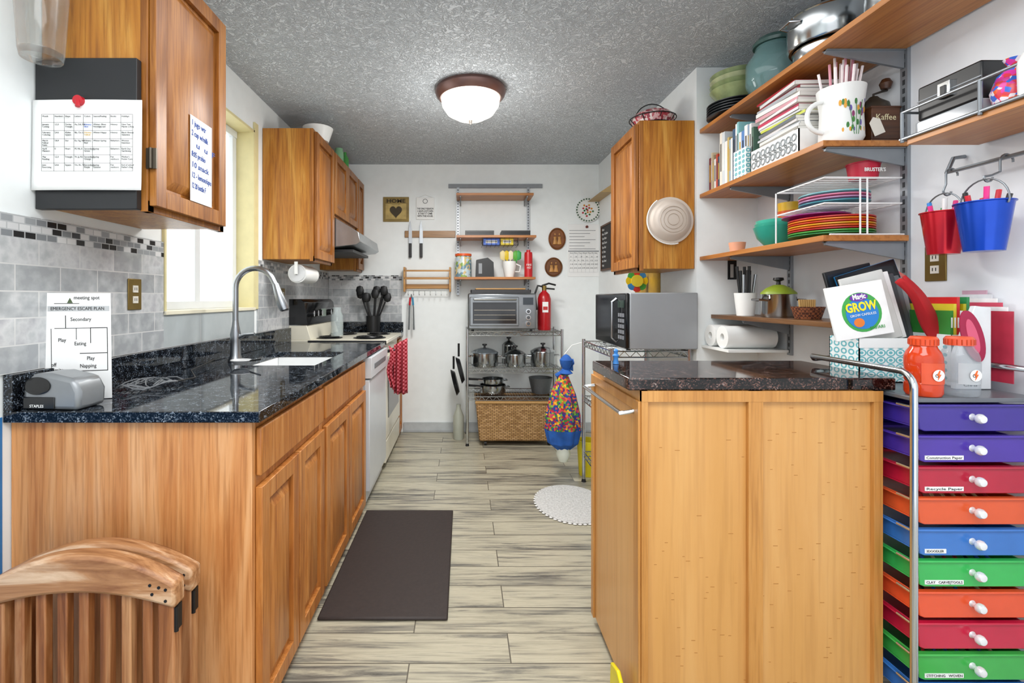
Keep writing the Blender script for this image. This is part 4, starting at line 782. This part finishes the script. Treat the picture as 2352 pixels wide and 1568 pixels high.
for i,(c,t) in enumerate(DC):
    z1=.945-i*.0805; z0=z1-.068
    m=P(c,.25,var=.06,coat=.3,alpha=.95); dk=P(c,.35,var=.2)
    dr=ob(G().b(cx0,cx0+.004,cy0+.006,cy1,z0+.008,z1-.012,dk).b(cx1-.004,cx1,cy0+.006,cy1,z0+.008,z1-.012,dk).b(cx0,cx1,cy1-.004,cy1,z0+.008,z1-.012,dk).b(cx0,cx1,cy0+.006,cy1,z0+.004,z0+.008,dk).b(cx0-.012,cx0,cy0+.01,cy1,z1-.016,z1-.012,dk).pr([(cx0-.002,z0+.004),(cx0+.01,z0-.001),(cx1-.01,z0-.001),(cx1+.002,z0+.004),(cx1+.010,z1),(cx0-.010,z1)],cy0-.004,cy0+.004,m,ax='Y').b(cx0-.012,cx1+.012,cy0-.010,cy0+.006,z1-.005,z1+.001,m),'drawer',ct,.002)
    kx=(cx0+cx1)/2-.012
    ob(G().la([(0,0),(.009,0),(.006,-.004),(.006,-.010),(.012,-.016),(.0125,-.022),(.009,-.028),(0,-.03)],(kx,cy0-.004,z0+.036),P('eef0f2',.15,.3),18,'Y'),'knob',dr)
    if t:
        ob(G().b(cx0+.01,cx0+.11 if len(t)>8 else cx0+.065,cy0-.0055,cy0-.004,z0+.006,z0+.017,WP),'label_strip',dr); tx(t,dr,.009,BM('F',(cx0+.013,cy0-.0058,z0+.0085)),INK,w=.093 if len(t)>8 else .045)
    if i in (3,5,6,8):
        for k in range(7): ob(G().tu([(cx0+.04+.03*k,cy0+.03,z1-.02),(cx0+.08+.025*k,cy0+.1,z1+.004)],.004,P(R.choice(['202020','3868c0','e8d8a0','c03030']),.4)),'craft_tool',dr)
for i in range(11): 
    z=.950-i*.0805
    if z>.1: ob(G().tu([(1.165,1.24,z-.012),(1.165,1.30,z-.012)],.003,CHROME,6),'drawer_runner',ct)
def sport(x,c,cap,lab,al):
    o=T('sports_bottle',lab,'bottle'); y=1.285; m=P(c,.1,alpha=al,var=.04)
    ob(G().la([(0,0),(.036,0),(.040,.008),(.040,.03),(.037,.036),(.040,.042),(.038,.06),(.040,.08),(.040,.10),(.036,.114),(.029,.125),(.027,.132),(0,.132)],(x,y,top+.001),m,28),'body',o)
    g=G().la([(0,0),(.030,0),(.030,.018),(.026,.023),(0,.023)],(x,y,top+.133),P(cap,.35),24)
    for k in range(20): a=k*pi/10; g.b(-.001,.001,-.001,.001,.002,.016,P('b83c14',.4),M=Matrix.Translation((x+.030*math.cos(a),y+.030*math.sin(a),top+.133)))
    ob(g,'cap',o)
    M=BM('F',(x,y-.0405,top+.058)); g=G().grid(lambda u,v:(x+.0408*math.cos(-pi/2+(u-.5)*1.7),y+.0408*math.sin(-pi/2+(u-.5)*1.7),top+.034+.055*v),16,2,P('b0b4b8' if al<.9 else 'd8502a',.4)).la([(0,.0012),(.015,.0012),(.015,.002),(0,.002)],(0,0,0),WP,20,M=M); ob(g,'label',o)
    ob(G().pr([(.001,.013),(-.006,0),(-.001,0),(-.003,-.012),(.006,.003),(.001,.003),(.004,.013)],.002,.003,P('e86820',.4),M),'bolt_logo',o)
    tx('G',o,.014,M@Matrix.Translation((-.010,-.005,.0022)),INK)
sport(1.222,'c83c14','d84818','orange sports drink bottle with orange cap',.97); sport(1.318,'a8b0b8','d85434','empty clear sports bottle with orange cap',.35)
IK=ikat()
def obox(x0,x1,y0,y1,z0,z1,m,lab,name='storage_box'):
    t=.003; return T(name,lab,'box',G().b(x0,x1,y0,y0+t,z0,z1,m).b(x0,x1,y1-t,y1,z0,z1,m).b(x0,x0+t,y0,y1,z0,z1,m).b(x1-t,x1,y0,y1,z0,z1,m).b(x0,x1,y0,y1,z0,z0+t,m).b(x0,x1,y0-.001,y0,z1-.03,z1,WP))
zt=top+.001
obox(1.203,1.395,1.47,1.59,zt,zt+.135,IK,'teal patterned open storage box with folders')
obox(1.415,1.50,1.40,1.56,zt,zt+.15,IK,'teal patterned box with children books')
def leaf(x,y,z,w,h_,c,name,lab,cat,roll=0,t=.006,tilt=-.12,gr=None):
    M=Matrix.Translation((x,y,z))@Matrix.Rotation(tilt,4,'X')@BM('F',(0,0,0),roll)
    o=T(name,lab,cat,group=gr); ob(G().b(0,w,0,h_,-t,0,P(c,.45),M),'cover',o,.002); return o,M
o,M=leaf(1.13,1.462,1.088,.18,.165,'f0f0ee','activity_pad','white activity pad with colourful grow-capsules packaging','book',.16,.008,-.1)
M=M@Matrix.Diagonal((.81,.86,1,1))@Matrix.Translation((.012,.004,0))
ob(G().la([(0,0),(1,0),(1,.0012),(0,.0012)],(0,0,0),P('3aa048',.4),28,M=M@Matrix.Translation((.105,.085,0))@Matrix.Diagonal((.075,.07,1,1))).la([(0,.0012),(1,.0012),(1,.002),(0,.002)],(0,0,0),P('1a7ac8',.4),28,M=M@Matrix.Translation((.105,.08,0))@Matrix.Diagonal((.062,.055,1,1))),'package_art',o)
ob(G().la([(0,.002),(1,.002),(1,.0026),(0,.0026)],(0,0,0),P('6a2a9a',.4),24,M=M@Matrix.Translation((.105,.138,0))@Matrix.Diagonal((.035,.014,1,1))),'badge',o)
ob(G().la([(0,.002),(1,.002),(1,.0026),(0,.0026)],(0,0,0),P('e07828',.4),20,M=M@Matrix.Translation((.085,.05,0))@Matrix.Diagonal((.02,.016,1,1))),'sticker',o)
tx('Magic',o,.026,M@Matrix.Translation((.08,.132,.003)),WP,w=.05,bold=.0008); tx('GROW',o,.04,M@Matrix.Translation((.045,.09,.003)),P('f0e020',.4),w=.12,h=.034,bold=.0015)
tx('GROW CAPSULES',o,.012,M@Matrix.Translation((.055,.072,.003)),WP,w=.1); tx('SAFARI',o,.016,M@Matrix.Translation((.12,.02,.003)),P('3aa048',.4),w=.055)
for i,(c,rl_) in enumerate((('c8c8c4',.10),('e8e8e6',.05),('3a3c40',.0),('5a5e62',-.03),('84888c',-.08),('2a2c30',-.1))):
    leaf(1.215+.022*i,1.482+.012*i,1.07,.14,.215-.004*i,c,'folder',['pale','white','dark grey','grey felt','light grey','black'][i]+' folder tucked in the storage box','folder',.24-.02*i,.007,-.08,gr='folders in the box')
o,M=leaf(1.28,1.575,1.11,.205,.19,'1870a8','tablet','black tablet with bright blue case','tablet',.30,.012,-.08); ob(G().b(-.004,.198,.008,.19,0,.006,P('101214',.2),M).b(.01,.185,.02,.178,.006,.007,P('1c2024',.08),M),'screen',o,.003)
o,M=leaf(1.24,1.598,1.13,.16,.18,'16181b','tablet','plain black tablet standing behind folders','tablet',.22,.010,-.08); ob(G().b(.008,.152,.012,.168,0,.001,P('22272c',.08),M),'screen',o)
rc=T('red_felt_pouch','red felt pouch draped over the box','pouch',G().grid(lambda u,v:(1.295+.12*v+(.045+.06*v)*u,1.452-.014*math.sin(u*5)-.01*math.sin(v*6),1.268-.18*v+.012*u+.01*math.sin(u*9+v*4)),14,16,P('a81018',.85)),sol=.008)
T('pink_pouch','pink coiled fabric pouch on top','pouch',G().tu([(1.36,1.62,1.22),(1.36,1.62,1.28),(1.39,1.62,1.305),(1.43,1.62,1.31),(1.47,1.62,1.285),(1.495,1.62,1.23),(1.50,1.62,1.12)],.015,P('c86a60',.6),12))
x=1.420
for i,c in enumerate(['388a3a','d8c838','c82828','f0f0f0','b8b018','288048','e0e0e0','b01828']):
    T('childrens_book','thin children picture book spine in box','book',G().b(x,x+.0085,1.41,1.55,zt+.004,zt+.22+.02*(i%3),P(c,.4)).b(x+.002,x+.0065,1.4095,1.41,zt+.17,zt+.20,WP),group='picture books in patterned box'); x+=.0095
    if x>1.486: break
wf=T('white_binder','white magazine holder with name handwriting','magazine file',G().pr([(1.385,zt),(1.485,zt),(1.485,zt+.23),(1.44,zt+.235),(1.385,zt+.10)],1.36,1.375,P('dce0e2',.5),ax='Y'),bev=.002)
tx('Chris',wf,.018,BM('F',(1.405,1.359,zt+.008)),INK)
T('red_folder','crimson curved paper shape in holder','folder',G().la([(0,0),(1,0),(1,.003),(0,.003)],(0,0,0),P('a01040',.5),30,M=BM('F',(1.425,1.355,zt+.15),.3)@Matrix.Diagonal((.030,.075,1,1))).la([(0,.003),(1,.003),(1,.0036),(0,.0036)],(0,0,0),P('d85878',.5),24,M=BM('F',(1.425,1.355,zt+.15),.3)@Matrix.Diagonal((.014,.05,1,1))))
for i,c in enumerate(['b02840','e8e8ea','c84860','f2f2f2','d8d8dc','c8a0b0']): T('greeting_card','patterned paper card standing near wall','card',G().b(1.512+.007*i,1.515+.007*i,1.33+.02*i,1.50,zt+.02,zt+.22+.012*i,P(c,.5,var=.2)),group='paper cards by the wall')
# ---------------- folding chairs
def chair(x0,x1,Y,ztop,lab,rot=0):
    o=T('folding_chair',lab,'chair',group='folded wooden chairs'); n=16; w=x1-x0; ar=.065
    poly=[(x0+w*i/n,ztop-ar*(2*i/n-1)**2) for i in range(n+1)]+[(x0+w*i/n,ztop-ar*(2*i/n-1)**2*1.0-.085+.03*(2*i/n-1)**2) for i in range(n,-1,-1)]
    ob(G().pr(poly,Y-.022,Y+.022,CHW,ax='Y'),'crest_rail',o,.008)
    for xs in (x0+.005,x1-.042): ob(G().b(xs,xs+.037,Y-.016,Y+.016,.0,ztop-ar-.045,CHS),'leg',o,.004)
    nsl=7
    for i in range(nsl):
        x=x0+.06+(w-.14)*i/(nsl-1); ob(G().b(x,x+.023,Y-.010,Y+.012,.2,ztop-.07-.03*abs(2*i/(nsl-1)-1),CHS),'slat',o,.003)
    ob(G().b(x0+.042,x1-.042,Y-.012,Y+.012,.14,.2,CHS),'lower_rail',o,.003)
    for dx,dz in ((.02,-.075),(.035,-.07),(.055,-.065),(.02,-.1),(.05,-.085)): ob(G().cy((x1-dx,Y-.0215,ztop-ar+dz+.065),.0035,-.002,BLK,'Y',8),'dowel_plug',o)
    ob(G().b(x1-.006,x1-.003,Y-.014,Y+.012,ztop-ar-.11,ztop-ar-.055,P('2a2624',.5,.6)).cy((x1-.002,Y-.01,ztop-ar-.11),.004,.055,P('2a2624',.5,.6)),'hinge',o)
chair(-1.075,-.645,1.10,.645,'weathered slatted wooden folding chair standing folded'); chair(-1.12,-.668,1.21,.615,'second slatted wooden folding chair against the cabinet')
# ---------------- finalize origins
def desc(o):
    out=[o]
    for c in o.children: out+=desc(c)
    return out
bpy.context.view_layer.update()
for r in ROOTS:
    ds=[d for d in desc(r) if d.type=='MESH']; vs=[v.co for d in ds for v in d.data.vertices]
    if not vs: continue
    c=Vector(((min(v.x for v in vs)+max(v.x for v in vs))/2,(min(v.y for v in vs)+max(v.y for v in vs))/2,min(v.z for v in vs)))
    for d in ds: d.data.transform(Matrix.Translation(-c))
    r.location=c
# ---------------- lights
w=bpy.data.worlds.new('w'); sc.world=w; w.use_nodes=True
bg=w.node_tree.nodes['Background']; bg.inputs[0].default_value=(.95,.97,1,1); bg.inputs[1].default_value=1.5
def light(t,loc,e,rot=(0,0,0),size=1,sy=None,col=(1,1,1)):
    l=bpy.data.lights.new('lamp',t); l.energy=e; l.color=col
    if t=='AREA': l.size=size; l.shape='RECTANGLE'; l.size_y=sy or size
    else: l.shadow_soft_size=size
    o=bpy.data.objects.new('lamp_'+t.lower(),l); sc.collection.objects.link(o); o.location=loc; o.rotation_euler=rot; return o
light('POINT',(lx,ly,2.0),9,size=.14,col=(1,.98,.95))
light('AREA',(lx,ly,2.23),20,(0,0,0),.34,.34,(1,.98,.95))
light('AREA',(0,-.2,2.40),42,(0,0,0),1.6,1.2)  # unseen fill added behind the camera to brighten the foreground
light('AREA',(.1,1.6,2.42),16,(0,0,0),1.4,1.4)  # fill added above the aisle without a fixture; lifts counters, walls and floor
light('AREA',(XL-.4,2.42,1.75),45,(0,-pi/2,0),1.0,.9,(.95,.98,1))
cam=bpy.data.cameras.new('cam'); co=bpy.data.objects.new('camera',cam); sc.collection.objects.link(co)
co.location=(0,0,H); co.rotation_euler=(pi/2,0,0); cam.sensor_width=36; cam.lens=F*36/2352; cam.shift_x=(1176-CX)/2352; cam.shift_y=(CY-784)/2352; cam.clip_start=.05
sc.camera=co
sc.view_settings.view_transform='Standard'; sc.view_settings.look='None'; sc.view_settings.exposure=.32
